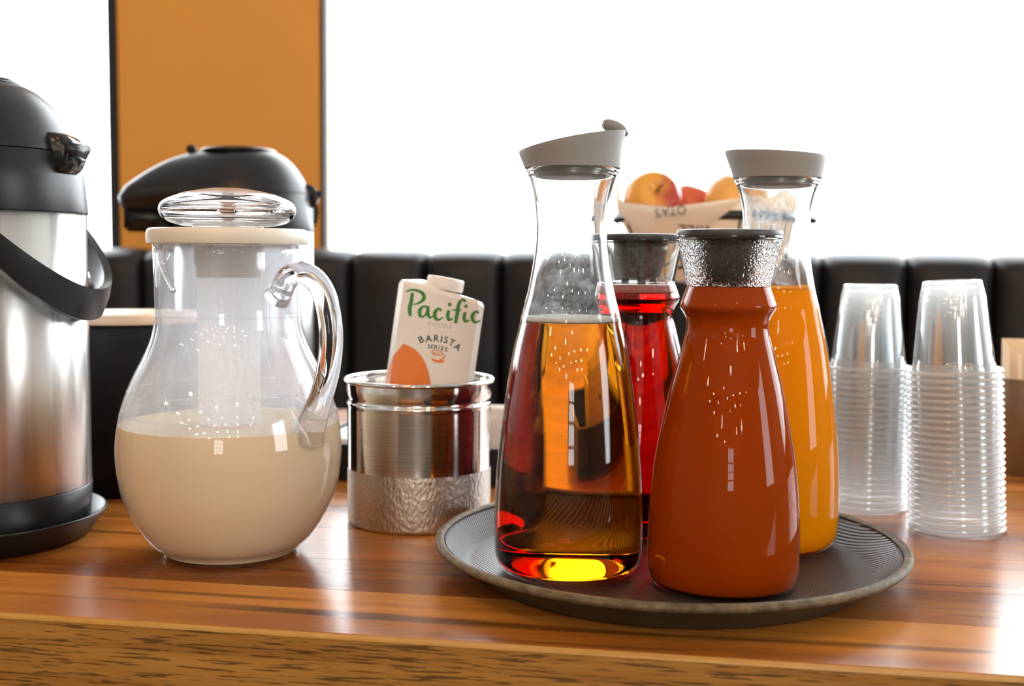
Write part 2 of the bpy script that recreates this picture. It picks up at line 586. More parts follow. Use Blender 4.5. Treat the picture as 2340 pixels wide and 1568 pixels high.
def channel(u0, u1, first=False):
    """one padded channel, bulging forward, gathered at the top seam"""
    bm = bmesh.new()
    n, m = 12, 14
    z0 = 0.44
    grid = []
    for j in range(m + 1):
        row = []
        for i in range(n + 1):
            s = i / n; x = u0 + 0.002 + (u1 - u0 - 0.004) * s
            bulge = math.sin(PI * s) ** 0.40
            tt = j / m
            if tt < 0.6:
                z = z0 + (BTOP - 0.035 - z0) * (tt / 0.6); y = -0.034 * bulge
            else:
                a = (tt - 0.6) / 0.4 * PI / 2
                rr = 0.030 + 0.005 * bulge
                z = BTOP - 0.035 + rr * math.sin(a)
                y = -0.034 * bulge * math.cos(a) + (1 - math.cos(a)) * 0.05
                z -= 0.003 * (1 - bulge)
            row.append(bm.verts.new((x, y, z)))
        row.append(bm.verts.new((u1 - 0.002, 0.13, row[-1].co.z)))
        row.insert(0, bm.verts.new((u0 + 0.002, 0.13, row[0].co.z)))
        grid.append(row)
    for j in range(m):
        for i in range(len(grid[0]) - 1):
            bm.faces.new((grid[j][i], grid[j][i + 1], grid[j + 1][i + 1], grid[j + 1][i]))
    bm.faces.new(grid[-1])
    bm.faces.new([r[0] for r in grid] + [r[-1] for r in grid[::-1]])
    return bm


for a, b in zip(seams[:-1], seams[1:]):
    obj('channel', channel(a, b), M['leather'], booth)
obj('backboard', box(seams[0], seams[-1], 0.10, 0.20, 0.10, BTOP - 0.02, 0.004), M['piping'], booth)
obj('seat', box(seams[0], seams[-1], -0.50, -0.035, 0.34, 0.46, 0.03, 3), M['leather'], booth)
obj('base', box(seams[0], seams[-1], -0.44, 0.10, 0.0, 0.335, 0.004), M['piping'], booth)

# ------------------------------------------------------------------ counter
FV = 0.662
CUL, CUR, CVB = -1.15, 1.25, 1.66
cc = thing('wooden_counter', 'wooden counter with streaky orange-brown plank top and oak front edge', 'counter', rm(0, FV, CT), -PHI)
edges = [0.0, 0.088, 0.165, 0.262, 0.350, 0.455, 0.548, 0.655, 0.760, 0.870, CVB - FV]
tones = [(1.12, 1.2, 1.15), (0.62, 0.56, 0.5), (1.0, 0.95, 0.9), (0.82, 0.75, 0.7), (1.05, 1.0, 0.95), (0.7, 0.65, 0.6),
         (0.95, 0.9, 0.9), (0.8, 0.75, 0.7), (1.0, 0.95, 0.9), (0.75, 0.7, 0.65)]
for k in range(len(edges) - 1):
    a, b = edges[k], edges[k + 1]
    w = (b - a) / 2
    o = obj('plank', box(-(CUR - CUL) / 2, (CUR - CUL) / 2, -w, w, -0.022, 0.0, 0.0003, 1), M['wood'], cc, smooth=False,
            loc=((CUL + CUR) / 2, (a + b) / 2, 0))
    o.color = (*tones[k], 1)
# front edge: a thin varnished arris above a tall oak-veneered face
bm = bmesh.new()
pr = [(0.0, -0.0004), (-0.0028, -0.0016), (-0.0032, -0.0030), (0.0, -0.0030)]
vs = [[bm.verts.new((x, y, z)) for (y, z) in pr] for x in (CUL, CUR)]
for i in range(4): bm.faces.new((vs[0][i], vs[0][(i + 1) % 4], vs[1][(i + 1) % 4], vs[1][i]))
bm.faces.new(vs[0][::-1]); bm.faces.new(vs[1])
obj('edge_strip', bm, M['edge'], cc, smooth=False)
obj('front_panel', box(CUL, CUR, -0.003, 0.020, -0.20, -0.0032, 0.0003, 1), M['oak'], cc, smooth=False)
obj('cabinet_body', box(CUL + 0.02, CUR - 0.02, 0.03, CVB - FV - 0.02, -CT, -0.023), M['cabinet'], cc, smooth=False)

# ================================================================== CARAFES
TF = 0.0065                                        # tray floor above counter


def inset(prof, d):
    """move a (r, z) profile inwards along its normals"""
    out = []
    n = len(prof)
    for i in range(n):
        a = prof[max(i - 1, 0)]; b = prof[min(i + 1, n - 1)]
        tx, tz = b[0] - a[0], b[1] - a[1]
        L = math.hypot(tx, tz) or 1
        nx, nz = -tz / L, tx / L
        out.append((max(prof[i][0] + nx * d, 0.0005), prof[i][1] + nz * d))
    return out


def cut_at(prof, z):
    """the part of an ascending profile up to height z"""
    out = []
    for i, p in enumerate(prof):
        if p[1] <= z: out.append(p)
        else:
            a = prof[i - 1]; t = (z - a[1]) / (p[1] - a[1])
            out.append((a[0] + (p[0] - a[0]) * t, z)); break
    return out


def radius_at(prof, z):
    return cut_at(prof, z)[-1][0]


TALL = [(0.0415, 0.0), (0.0470, 0.0024), (0.0507, 0.0068), (0.05285, 0.0135), (0.0536, 0.0262), (0.0532, 0.0531), (0.0516, 0.0799), (0.0488, 0.1065), (0.0453, 0.1333), (0.0410, 0.1597),
        (0.0361, 0.1807), (0.0341, 0.1900), (0.0314, 0.1997), (0.02934, 0.2093), (0.02761, 0.2189), (0.0262, 0.2288), (0.02532, 0.2384), (0.02516, 0.2479),
        (0.02573, 0.2575), (0.02681, 0.2673), (0.02901, 0.2768), (0.0312, 0.2836)]
SHORT = [(0.0462, 0.0), (0.0494, 0.0018), (0.0512, 0.0060), (0.05215, 0.0110), (0.0526, 0.0222), (0.0522, 0.0407), (0.0510, 0.0624), (0.0488, 0.0840), (0.0457, 0.1024), (0.0427, 0.1177),
         (0.0393, 0.1343), (0.0365, 0.1455), (0.0336, 0.1564), (0.0306, 0.1675), (0.02866, 0.1749), (0.02806, 0.1800), (0.02849, 0.1843), (0.0300, 0.1877),
         (0.0321, 0.1909), (0.0327, 0.1937), (0.0321, 0.1962), (0.0303, 0.2012), (0.0284, 0.2062), (0.02825, 0.2074), (0.0292, 0.2114), (0.03065, 0.2186), (0.0321, 0.2258), (0.0347, 0.2360), (0.0352, 0.2379)]


def shell(prof, wall, base, zl, name, parent, mats, rim):
    """glass body: outer skin, rolled rim, inner skin and thick base; slots: 0 wall by the liquid, 1 neck, 2 rim"""
    inner = inset(prof, wall)
    inner = [(r, z) for r, z in inner if z > base + 0.0015]
    top_o, top_i = prof[-1], inner[-1]
    lip = [(top_o[0] + rim, top_o[1] + 0.0012), (top_o[0] + rim * 1.1, top_o[1] + 0.003), (top_o[0] + rim * 0.6, top_o[1] + 0.0048),
           (top_o[0] - wall * 0.5, top_o[1] + 0.0052), (top_i[0] - 0.0002, top_o[1] + 0.0036)]
    full = [(0, 0.0012), (prof[0][0] * 0.8, 0.0012), (prof[0][0] * 0.93, 0.0)] + prof + lip + inner[::-1] + [(inner[0][0] * 0.72, base + 0.0003), (0, base)]
    zt = prof[-1][1]

    def pick(z, k):
        if z > zt: return 2
        if z > zl: return 1
        return 0
    return obj(name, lathe(full, 88, mat=pick), mats, parent), inner


def fill(inner, zl, base, mat, parent, name, over=0.0, top_dip=0.0012):
    body = [(r + over, z) for r, z in cut_at(inner, zl)]
    r = body[-1][0]
    prof = [(0, base + 0.0006), (body[0][0] * 0.75, base + 0.0007)] + body[:-1] + [(r, zl), (r * 0.96, zl - top_dip * 0.8), (r * 0.9, zl - top_dip), (0, zl - top_dip)]
    return obj(name, lathe(prof, 88), mat, parent)


def dense(prof, n=4):
    return spline(prof, n)


TALL_S = dense(TALL, 3)
SHORT_S = dense(SHORT, 3)


def pour_lid(parent, z0, rb, low, high, az, mat, flap=True, flat_top=0.6):
    """flared silicone pouring lid cut on a slant; high side towards azimuth az"""
    bm = bmesh.new(); seg = 96; rings = []
    nlev = 7

    def ztop(a):
        c = 0.5 + 0.5 * math.cos(a - az)
        return z0 + low + (high - low) * (c ** 0.9)
    for j in range(nlev + 1):
        t = j / nlev
        row = []
        for k in range(seg):
            a = 2 * PI * k / seg
            z = z0 + (ztop(a) - z0) * t
            r = rb + (z - z0) * 0.20 + 0.8 * (z - z0) ** 2 / 0.03 * 0.12
            if j == nlev: r -= 0.0006
            row.append(bm.verts.new((r * math.cos(a), r * math.sin(a), z)))
        rings.append(row)
    for v in [q for r_ in rings[1:] for q in r_]: v.co.x -= 0.0035 * min(1, (v.co.z - z0) / 0.02) * (1 if flap else 0.6)
    for f, dz in ((0.93, -0.0004), (0.88, -0.003), (0.5, -0.006)):
        row = []
        for k in range(seg):
            a = 2 * PI * k / seg
            v = rings[nlev][k].co
            zc = z0 + (low + high) / 2
            row.append(bm.verts.new((v.x * f, v.y * f, zc + (v.z - zc) * f + dz)))
        rings.append(row)
    for i in range(len(rings) - 1):
        for k in range(seg):
            bm.faces.new((rings[i][k], rings[i][(k + 1) % seg], rings[i + 1][(k + 1) % seg], rings[i + 1][k]))
    bm.faces.new(rings[-1]); bm.faces.new(rings[0][::-1])
    lid = obj('pouring_lid', bm, mat, parent)
    sharp(lid, 50)
    # collar that plugs into the neck
    obj('lid_plug', lathe([(0, z0 - 0.0065), (rb - 0.0085, z0 - 0.0065), (rb - 0.0065, z0 - 0.005), (rb - 0.0055, z0), (0, z0)], 64), M['lidgreydark'], lid)
    if flap:
        bm = bmesh.new()
        zt = z0 + high
        n, m = 20, 10
        rows = []
        for j in range(m + 1):
            p = -PI / 2 + PI * j / m
            rows.append([bm.verts.new((0.0105 * math.cos(p) * math.cos(2 * PI * k / n), 0.0095 * math.cos(p) * math.sin(2 * PI * k / n),
                                       0.0052 * math.sin(p))) for k in range(n)])
        for j in range(m):
            for k in range(n): bm.faces.new((rows[j][k], rows[j][(k + 1) % n], rows[j + 1][(k + 1) % n], rows[j + 1][k]))
        bmesh.ops.remove_doubles(bm, verts=bm.verts[:], dist=1e-6)
        rr = rb - 0.004
        o = obj('tilt_flap', bm, M['lidgreydark'], lid, loc=(rr * math.cos(az), rr * math.sin(az), zt + 0.0024), rot=(0, math.radians(24), az))
    return lid


def disc_stopper(parent, z0, r, plug=True):
    prof = [(0, z0), (r - 0.0008, z0), (r - 0.0003, z0 + 0.0010), (r, z0 + 0.0042), (r - 0.0004, z0 + 0.0052), (r - 0.0014, z0 + 0.0056), (r * 0.86, z0 + 0.0058),
            (r * 0.80, z0 + 0.0050), (0, z0 + 0.0050)]
    s = obj('stopper', lathe(prof, 88), M['stopper'], parent); sharp(s, 40)
    p = lathe([(0, z0 - 0.0300), (0.0150, z0 - 0.0300), (0.0165, z0 - 0.0290), (0.0220, z0 - 0.0080), (0.0225, z0 - 0.0002), (0, z0 - 0.0002)], 64)
    obj('stopper_plug', p, M['stopperplug'], s)
    for a in (0.5, 2.6, 4.7):
        obj('stopper_foot', tube([(0.0135 * math.cos(a), 0.0135 * math.sin(a), z0 - 0.0298), (0.0135 * math.cos(a), 0.0135 * math.sin(a), z0 - 0.0355)], 0.0035, 10), M['stopperplug'], s)
    return s


def carafe(name, label, x, y, kind, liquid_name, liq, zl, rz=0.0):
    t = thing(name, label, 'carafe', (x, y, CT + TF + 0.0004), rz)
    prof = TALL_S if kind == 'tall' else SHORT_S
    neck = M['glassneck'] if kind == 'tall' else (M['glasswet'] if liquid_name == 'red_orange_juice' else M['glassneck'])
    base = 0.0046 if kind == 'tall' and liquid_name == 'amber_juice' else 0.0022
    g, inner = shell(prof, 0.0019, base, zl + 0.0002, 'glass_body', t, [M['glassthin'], neck, M['glassclear']], 0.0014 if kind == 'tall' else 0.0004)
    fill(inner, zl, base, liq, t, liquid_name, 0.0012 if liquid_name in ('amber_juice', 'dark_red_juice') else 0.0011)
    return t, inner


amber, a_in = carafe('glass_carafe', 'tall glass carafe of clear amber juice with slanted grey pouring lid', 0.0417, 0.8089, 'tall', 'amber_juice', M['amber_juice'], 0.1815)
ra = radius_at(a_in, 0.1815) + 0.0011
obj('foam_ring', lathe([(ra - 0.012, 0.1808), (ra, 0.1806), (ra + 0.0001, 0.1832), (ra - 0.002, 0.1840), (ra - 0.006, 0.1826), (ra - 0.012, 0.1812)], 72), M['foam'], amber)
pour_lid(amber, 0.2884, 0.0338, 0.0115, 0.0262, math.radians(4), M['lidgrey'])

ojc, o_in = carafe('glass_carafe', 'tall glass carafe of bright orange juice, grey lid, behind the stoppered red-orange one', 0.2055, 0.892, 'tall', 'orange_juice', M['ojuice'], 0.2040)
pour_lid(ojc, 0.2884, 0.0338, 0.0170, 0.0215, math.radians(150), M['lidgrey'], flap=False)

tom, t_in = carafe('glass_carafe', 'front carafe of cloudy red-orange juice with flat charcoal stopper and beaded neck', 0.1482, 0.7815, 'short', 'red_orange_juice', M['tomato'], 0.2070)
disc_stopper(tom, 0.2398, 0.0358)

red, r_in = carafe('glass_carafe', 'carafe of dark crimson juice with charcoal stopper, half hidden at the back', 0.1050, 0.9390, 'short', 'dark_red_juice', M['cranberry'], 0.1985)
rr_ = radius_at(r_in, 0.2000) + 0.001
obj('foam_ring', lathe([(0, 0.1975), (rr_ - 0.001, 0.1975), (rr_ + 0.0006, 0.1990), (rr_ - 0.0006, 0.2035), (rr_ - 0.004, 0.2042), (0.010, 0.2030), (0, 0.2032)], 64), M['foamred'], red)
disc_stopper(red, 0.2398, 0.0358)

# ================================================================== TRAY
tx, ty = 0.1183, 0.8417


def tray_floor_mat(name):
    t = NT(name)
    w = t.n('TexWave', wave_type='BANDS', bands_direction='X'); w.inputs['Scale'].default_value = 130.0
    w.inputs['Distortion'].default_value = 0.0
    mp = t.n('Mapping'); mp.inputs['Rotation'].default_value = (0, 0, math.radians(-24)); tc = t.n('TexCoord')
    t.l(tc.outputs['Object'], mp.inputs['Vector']); t.l(mp.outputs[0], w.inputs['Vector'])
    f = t.noise(t.coord(), 30, 5)
    c = t.mixc(f, (0.028, 0.023, 0.019), (0.058, 0.049, 0.042))
    t.surf(t.pbr(c, 0.42, 0.0, 0.32, 0.0, t.bump(w.outputs['Fac'], 0.45, 0.0008)))
    return t.m


def tray_rim_mat(name):
    t = NT(name)
    f = t.noise(t.coord((1, 1, 1)), 90, 6, 0.7)
    e = t.noise(t.coord((1, 1, 1), loc=(5, 5, 5)), 14, 3)
    c = t.mixc(t.ramp(t.math('ADD', f, t.math('MULTIPLY', e, 0.35)), [(0.5, 0.0), (0.85, 1.0)]), (0.060, 0.044, 0.022), (0.20, 0.155, 0.085))
    t.surf(t.pbr(c, 0.6, 0.0, 0.35, 0.0, t.bump(f, 0.25, 0.0008)))
    return t.m


M['trayfloor'] = tray_floor_mat('tray_ribbed_rubber')
M['trayrim'] = tray_rim_mat('tray_worn_rim')
M['trayout'] = plain('tray_underside', (0.055, 0.046, 0.029), 0.5, var=0.35, spec=0.3, scale=35)
tray = thing('serving_tray', 'round dark brown non-slip serving tray carrying the four carafes', 'tray', (tx, ty, CT))
RT = 0.1715
obj('tray_floor', lathe([(0, TF), (0.1470, TF), (0.1495, TF + 0.0006), (0.1525, TF + 0.003), (0.1660, 0.0215), (0.1678, 0.0235), (0.1672, 0.0240)], 128), M['trayfloor'], tray)
obj('tray_underside', lathe([(0, 0.0), (0.141, 0.0), (0.1435, 0.0006), (0.1462, 0.003), (0.1655, 0.0190), (0.1678, 0.0205)], 128), M['trayout'], tray)
rp = [(0.1660 + 0.0050 * 0.9 * (0.5) + 0.0028 + 0.0036 * math.cos(a), 0.0226 + 0.0030 * math.sin(a)) for a in [2 * PI * i / 14 for i in range(15)]]
obj('tray_rim', lathe(rp, 160), M['trayrim'], tray)

# ================================================================== MILK PITCHER
px_, py_ = -0.2190, 0.8790
pit = thing('milk_pitcher', 'clear plastic round-bellied pitcher half full of beige milk, white core tube', 'pitcher', (px_, py_, CT))
PP = [(0.0500, 0.0), (0.0512, 0.0012), (0.0516, 0.0040), (0.0530, 0.0058), (0.0575, 0.0085), (0.0640, 0.0155), (0.0710, 0.0262), (0.0772, 0.0385), (0.0816, 0.0505), (0.0842, 0.0625), (0.0856, 0.0755), (0.0858, 0.0865),
      (0.0850, 0.0965), (0.0830, 0.1075), (0.0801, 0.1190), (0.0759, 0.1305), (0.0708, 0.1422), (0.0647, 0.1541), (0.0594, 0.1661), (0.0564, 0.1770), (0.0552, 0.1866), (0.0551, 0.1981), (0.0555, 0.2195), (0.0558, 0.2405)]
PS = dense(PP, 3)
pin = [p for p in inset(PS, 0.0026) if p[1] > 0.0032]
ZM = 0.1035
full = [(0, 0.0010), (0.045, 0.0010), (0.0475, 0.0)] + PS + [(pin[-1][0], 0.2405)] + pin[::-1] + [(0.02, 0.0026), (0, 0.0026)]
obj('pitcher_wall', lathe(full, 96, mat=lambda z, k: 0 if z > ZM - 0.001 else 1), [M['pitcherwall'], M['pitcherlow']], pit)
mb = [(r + 0.0016, z) for r, z in cut_at(pin, ZM)]
obj('milk', lathe([(0, 0.0028), (0.025, 0.0028)] + mb[:-1] + [(mb[-1][0], ZM), (mb[-1][0] - 0.003, ZM - 0.0008), (0, ZM - 0.0008)], 96), M['milk'], pit)
# moulded hoops round the belly
for z in (0.1125, 0.1295, 0.1866):
    r = radius_at(PS, z)
    obj('moulded_ring', lathe([(r - 0.0004, z - 0.0009), (r + 0.0005, z), (r - 0.0004, z + 0.0009)], 96), M['pitcherwall'], pit)
lid = obj('lid', lathe([(0, 0.2410), (0.0600, 0.2410), (0.0604, 0.2416), (0.0606, 0.2485), (0.0600, 0.2512), (0.0584, 0.2526), (0.03, 0.2530), (0, 0.2530)], 96), M['cream'], pit)
kn = [(0, 0.2530), (0.0249, 0.2530), (0.0249, 0.2558), (0.0260, 0.2560), (0.0322, 0.2548), (0.0422, 0.2568), (0.0480, 0.2600), (0.0507, 0.2645), (0.0512, 0.2680), (0.0500, 0.2715), (0.0460, 0.2748), (0.0370, 0.2787), (0.0260, 0.2815), (0.0130, 0.2835), (0, 0.2841)]
ki = [(0, 0.2800), (0.0130, 0.2795), (0.0260, 0.2776), (0.0370, 0.2750), (0.0440, 0.2720), (0.0470, 0.2690), (0.0472, 0.2660), (0.0440, 0.2625), (0.0380, 0.2602), (0.0230, 0.2598), (0.0225, 0.2560), (0, 0.2556)]
obj('lid_knob', lathe(spline(kn, 3) + spline(ki, 3), 96), M['acrylic'], lid)
tubeo = obj('core_collar', lathe([(0, 0.2408), (0.0262, 0.2408), (0.0260, 0.2252), (0.0247, 0.2249), (0.0246, 0.2154), (0, 0.2154)], 72), M['taupe'], lid)
sharp(tubeo, 30)
obj('core_tube', lathe([(0.0232, 0.2152), (0.0238, 0.2152), (0.0236, 0.0950), (0.0225, 0.0900), (0, 0.0892)], 72), M['core'], lid)
# pouring lip inside the mouth
bm = bmesh.new()
lp = [(-0.050, -0.012, 0.236), (-0.047, -0.018, 0.226), (-0.040, -0.024, 0.214), (-0.034, -0.028, 0.205)]
tube(spline(lp, 4), [0.0012] * 3 + [0.002] * 10, 8, bm)
lp = [(-0.034, -0.034, 0.236), (-0.040, -0.028, 0.228), (-0.046, -0.020, 0.2265)]
tube(spline(lp, 4), 0.0014, 8, bm)
obj('pour_spout', bm, M['acrylic'], pit)
haz = math.radians(-31.96)
hp = [(0.0500, 0.2005), (0.0549, 0.2055), (0.0576, 0.2111), (0.0638, 0.2177), (0.0747, 0.2204), (0.0863, 0.2161), (0.0947, 0.2079), (0.1001, 0.1959), (0.1033, 0.1768), (0.1020, 0.1576), (0.0968, 0.1379), (0.0890, 0.1195), (0.0830, 0.1055), (0.0790, 0.0965)]
hs = spline(hp, 5)
n_ = len(hs)
rad = []
for i in range(n_):
    t = i / (n_ - 1)
    r = 0.0092 if t < 0.8 else 0.0092 + 0.0050 * ((t - 0.8) / 0.2)
    if t < 0.10: r = 0.0112 - 0.0027 * (t / 0.10)
    rad.append(r)
obj('handle', tube([(p * math.cos(haz), p * math.sin(haz), z) for p, z in hs], rad, 24, flat=(1.0, 0.9)), M['acrylic'], pit)

# ================================================================== STEEL CAN + CARTON
can = thing('steel_canister', 'open stainless steel canister with frosted wet lower half, holding the carton', 'canister', (-0.0812, 0.9972, CT))
cp = [(0.0605, 0.0), (0.0625, 0.0010), (0.0630, 0.0035), (0.0631, 0.0300), (0.0631, 0.0488), (0.0631, 0.0740), (0.06325, 0.1010), (0.0634, 0.1035), (0.0639, 0.1048), (0.0634, 0.1062), (0.0626, 0.1072), (0.0624, 0.1090), (0.0628, 0.1108),
      (0.0636, 0.1125), (0.0638, 0.1200), (0.0640, 0.1240)]
bm = lathe([(0, 0.0)] + cp, 96, mat=lambda z, k: 1 if 0.002 < z < 0.0487 else 0)
lathe([(0.0640, 0.1240), (0.0632, 0.1240), (0.0624, 0.1190), (0.0616, 0.0030), (0, 0.0030)], 96, bm)
co = obj('can_wall', bm, [M['steelcan'], M['steelwet']], can)
rimp = [(0.0644 + 0.0020 * math.cos(a), 0.1252 + 0.0020 * math.sin(a)) for a in [2 * PI * i / 12 for i in range(13)]]
obj('rolled_rim', lathe(rimp, 96), M['steelcan'], can)

M['carton'] = plain('carton_white', (0.80, 0.74, 0.66), 0.30, spec=0.45, var=0.015)
M['cartoncap'] = plain('cap_white', (0.84, 0.79, 0.73), 0.4, var=0.02)
M['cartonorange'] = plain('carton_orange', (0.78, 0.205, 0.035), 0.32, var=0.04)
M['green'] = plain('print_green', (0.045, 0.21, 0.025), 0.35, var=0.05)
M['darkgreen'] = plain('print_dark_green', (0.02, 0.055, 0.04), 0.35)
M['printgrey'] = plain('print_grey', (0.44, 0.42, 0.38), 0.35)
M['ink'] = plain('print_ink', (0.05, 0.045, 0.05), 0.5)
TILT = math.radians(7.8)
CW, CD, CH = 0.0725, 0.048, 0.196
# local frame: x across the front, -y towards the camera, z up along the carton; origin at the middle of the bottom
carton = thing('milk_carton', 'white milk carton with green lettering leaning in the steel canister', 'carton', (-0.0885, 0.9990, CT + 0.0078))
carton.rotation_euler = (0, TILT, math.radians(12))


def carton_body():
    bm = bmesh.new()
    w, d = CW / 2, CD / 2
    c = 0.006
    sec = [(-w + c, -d), (w - c, -d), (w, -d + c), (w, d - c), (w - c, d), (-w + c, d), (-w, d - c), (-w, -d + c)]
    rings = []
    for f, z in ((0.97, 0.0), (1.0, 0.002), (1.0, CH - 0.012)):
        rings.append([bm.verts.new((x * f, y * f, z)) for x, y in sec])
    # top edge: dips to the right, front and back rise in a shallow arch
    for f, dz in ((1.0, 0.0), (0.955, 0.0035), (0.5, 0.0062)):
        row = []
        for x, y in sec:
            s = x / w
            row.append(bm.verts.new((x * f, y * f, CH - 0.0035 * s - 0.003 * max(0, s) ** 2 - 0.0015 + dz)))
        rings.append(row)
    for i in range(len(rings) - 1):
        for k in range(8): bm.faces.new((rings[i][k], rings[i][(k + 1) % 8], rings[i + 1][(k + 1) % 8], rings[i + 1][k]))
    bm.faces.new(rings[0][::-1]); bm.faces.new(rings[-1])
    return bm


cb = obj('carton_body', carton_body(), M['carton'], carton, smooth=False)
cap = obj('screw_cap', lathe([(0, 0), (0.0157, 0), (0.0160, 0.0008), (0.0160, 0.0098), (0.0154, 0.0108), (0.010, 0.0112), (0, 0.0112)], 56), M['cartoncap'], carton, loc=(0.0015, -0.004, CH + 0.0018), rot=(0, math.radians(2.5), 0))
bm = bmesh.new()
for k in range(40):
    a = 2 * PI * k / 40
    tube([(0.0160 * math.cos(a), 0.0160 * math.sin(a), 0.001), (0.0160 * math.cos(a), 0.0160 * math.sin(a), 0.0095)], 0.00035, 5, bm)
obj('grip_ridges', bm, M['cartoncap'], cap)

# --- print: strokes drawn in picture-like units and laid on the front face
KU = 8.95e-5                                  # metres per drawing unit
FX0, FY0 = 1228.0, 1400.0                     # drawing point that sits at x = 0, z = ZB on the face
ZB = 0.1195


def face(x, y):
    dx, dy = (x - FX0) * KU, (FY0 - y) * KU
    c, s = math.cos(TILT), math.sin(TILT)
    return (dx * c - dy * s, ZB + dx * s + dy * c)


YF = -CD / 2 - 0.00025


def ribbon(bm, pts, n=6):
    """pts: (x, y, width) in drawing units"""
    sp = spline(pts, n)
    L = []
    for i, (x, y, w) in enumerate(sp):
        a = sp[max(i - 1, 0)]; b = sp[min(i + 1, len(sp) - 1)]
        tx_, ty_ = b[0] - a[0], b[1] - a[1]
        l_ = math.hypot(tx_, ty_) or 1
        nx_, ny_ = -ty_ / l_, tx_ / l_
        p = face(x + nx_ * w / 2, y + ny_ * w / 2); q = face(x - nx_ * w / 2, y - ny_ * w / 2)
        L.append((bm.verts.new((p[0], YF, p[1])), bm.verts.new((q[0], YF, q[1]))))
    for a, b in zip(L[:-1], L[1:]): bm.faces.new((a[0], a[1], b[1], b[0]))


def blob(bm, x, y, rx, ry, n=20, rot=0.0):
    vs = []
    for k in range(n):
        a = 2 * PI * k / n
        ex, ey = rx * math.cos(a), ry * math.sin(a)
        p = face(x + ex * math.cos(rot) - ey * math.sin(rot), y + ex * math.sin(rot) + ey * math.cos(rot))
        vs.append(bm.verts.new((p[0], YF, p[1])))
    bm.faces.new(vs)


bm = bmesh.new()
ribbon(bm, [(1022, 556, 30), (1012, 630, 36), (996, 710, 40), (1002, 780, 26)])
ribbon(bm, [(958, 546, 8), (1000, 530, 18), (1062, 533, 24), (1118, 560, 32), (1134, 605, 38), (1105, 642, 28), (1068, 660, 18), (1028, 668, 10)])
ribbon(bm, [(1168, 695, 24), (1128, 688, 22), (1095, 722, 36), (1096, 772, 34), (1124, 786, 20), (1155, 755, 18), (1174, 715, 22)])
ribbon(bm, [(1176, 686, 26), (1170, 750, 34), (1188, 792, 24), (1222, 782, 12)])
ribbon(bm, [(1302, 728, 26), (1272, 708, 22), (1240, 748, 38), (1245, 800, 32), (1275, 816, 22), (1318, 792, 12)])
ribbon(bm, [(1374, 722, 30), (1364, 780, 36), (1378, 818, 26), (1415, 800, 12)])
blob(bm, 1384, 668, 18, 20)
ribbon(bm, [(1540, 640, 26), (1508, 622, 22), (1474, 660, 32), (1458, 750, 38), (1440, 850, 30)])
ribbon(bm, [(1408, 722, 12), (1450, 720, 16), (1500, 724, 12)])
ribbon(bm, [(1534, 742, 30), (1524, 800, 36), (1540, 832, 26), (1580, 818, 12)])
blob(bm, 1542, 686, 17, 18)
ribbon(bm, [(1668, 752, 26), (1638, 736, 22), (1606, 775, 38), (1612, 822, 32), (1642, 842, 22), (1688, 820, 12)])
obj('brand_lettering', bm, M['green'], cb, smooth=False)

FONT = bpy.data.curves


def glyph_mesh(text, size, spacing=1.0, bold=0.0):
    cu = bpy.data.curves.new('text', 'FONT')
    cu.body = text; cu.size = size; cu.align_x = 'CENTER'; cu.align_y = 'CENTER'
    cu.space_character = spacing; cu.offset = bold; cu.resolution_u = 3
    o = bpy.data.objects.new('text', cu); COL.objects.link(o)
    me = bpy.data.meshes.new_from_object(o)
    bpy.data.objects.remove(o); bpy.data.curves.remove(cu)
    return me


def lay_text(bm, text, cx_, cy_, size_units, rot_deg=0.0, bold=0.0, spacing=1.0):
    me = glyph_mesh(text, size_units * 1.38 * KU, spacing, bold)
    c = face(cx_, cy_)
    a = -math.radians(rot_deg) + TILT
    vm = []
    for v in me.vertices:
        x, y = v.co.x, v.co.y
        vm.append(bm.verts.new((c[0] + x * math.cos(a) - y * math.sin(a), YF, c[1] + x * math.sin(a) + y * math.cos(a))))
    for p in me.polygons:
        try: bm.faces.new([vm[i] for i in p.vertices])
        except ValueError: pass
    bpy.data.meshes.remove(me)


bm = bmesh.new()
for ch, x, y, r in (('B', 1106, 1008, -22), ('A', 1180, 1000, -6), ('R', 1252, 998, 4), ('I', 1304, 1006, 9), ('S', 1347, 1014, 14), ('T', 1404, 1040, 27), ('A', 1460, 1082, 38)):
    lay_text(bm, ch, x, y, 66, r, 0.00012)
for ch, x, y, r in (('S', 1182, 1074, 5), ('E', 1212, 1076, 6), ('R', 1248, 1081, 8), ('I', 1280, 1087, 9), ('E', 1312, 1094, 12), ('S', 1350, 1104, 16)):
    lay_text(bm, ch, x, y, 40, r, 0.00008)
obj('series_lettering', bm, M['darkgreen'], cb, smooth=False)
bm = bmesh.new()
for ch, x, y in (('F', 1185, 858), ('O', 1238, 863), ('O', 1290, 871), ('D', 1342, 880), ('S', 1390, 886)):
    lay_text(bm, ch, x, y, 40, 8)
obj('small_lettering', bm, M['printgrey'], cb, smooth=False)
bm = bmesh.new()
ribbon(bm, [(1205, 1180, 4), (1228, 1205, 22), (1268, 1218, 26), (1310, 1218, 24), (1338, 1215, 8)])
ribbon(bm, [(1286, 1208, 10), (1318, 1192, 16), (1336, 1172, 12), (1328, 1155, 8), (1300, 1160, 5)])
ribbon(bm, [(1206, 1128, 6), (1222, 1112, 10), (1262, 1112, 8), (1298, 1124, 9), (1314, 1142, 8), (1300, 1158, 8), (1262, 1156, 8), (1226, 1148, 9), (1206, 1128, 6)])
ribbon(bm, [(1222, 1128, 5), (1240, 1142, 8), (1262, 1128, 6), (1278, 1146, 8), (1298, 1140, 5)])
obj('cup_emblem', bm, M['cartonorange'], cb, smooth=False)
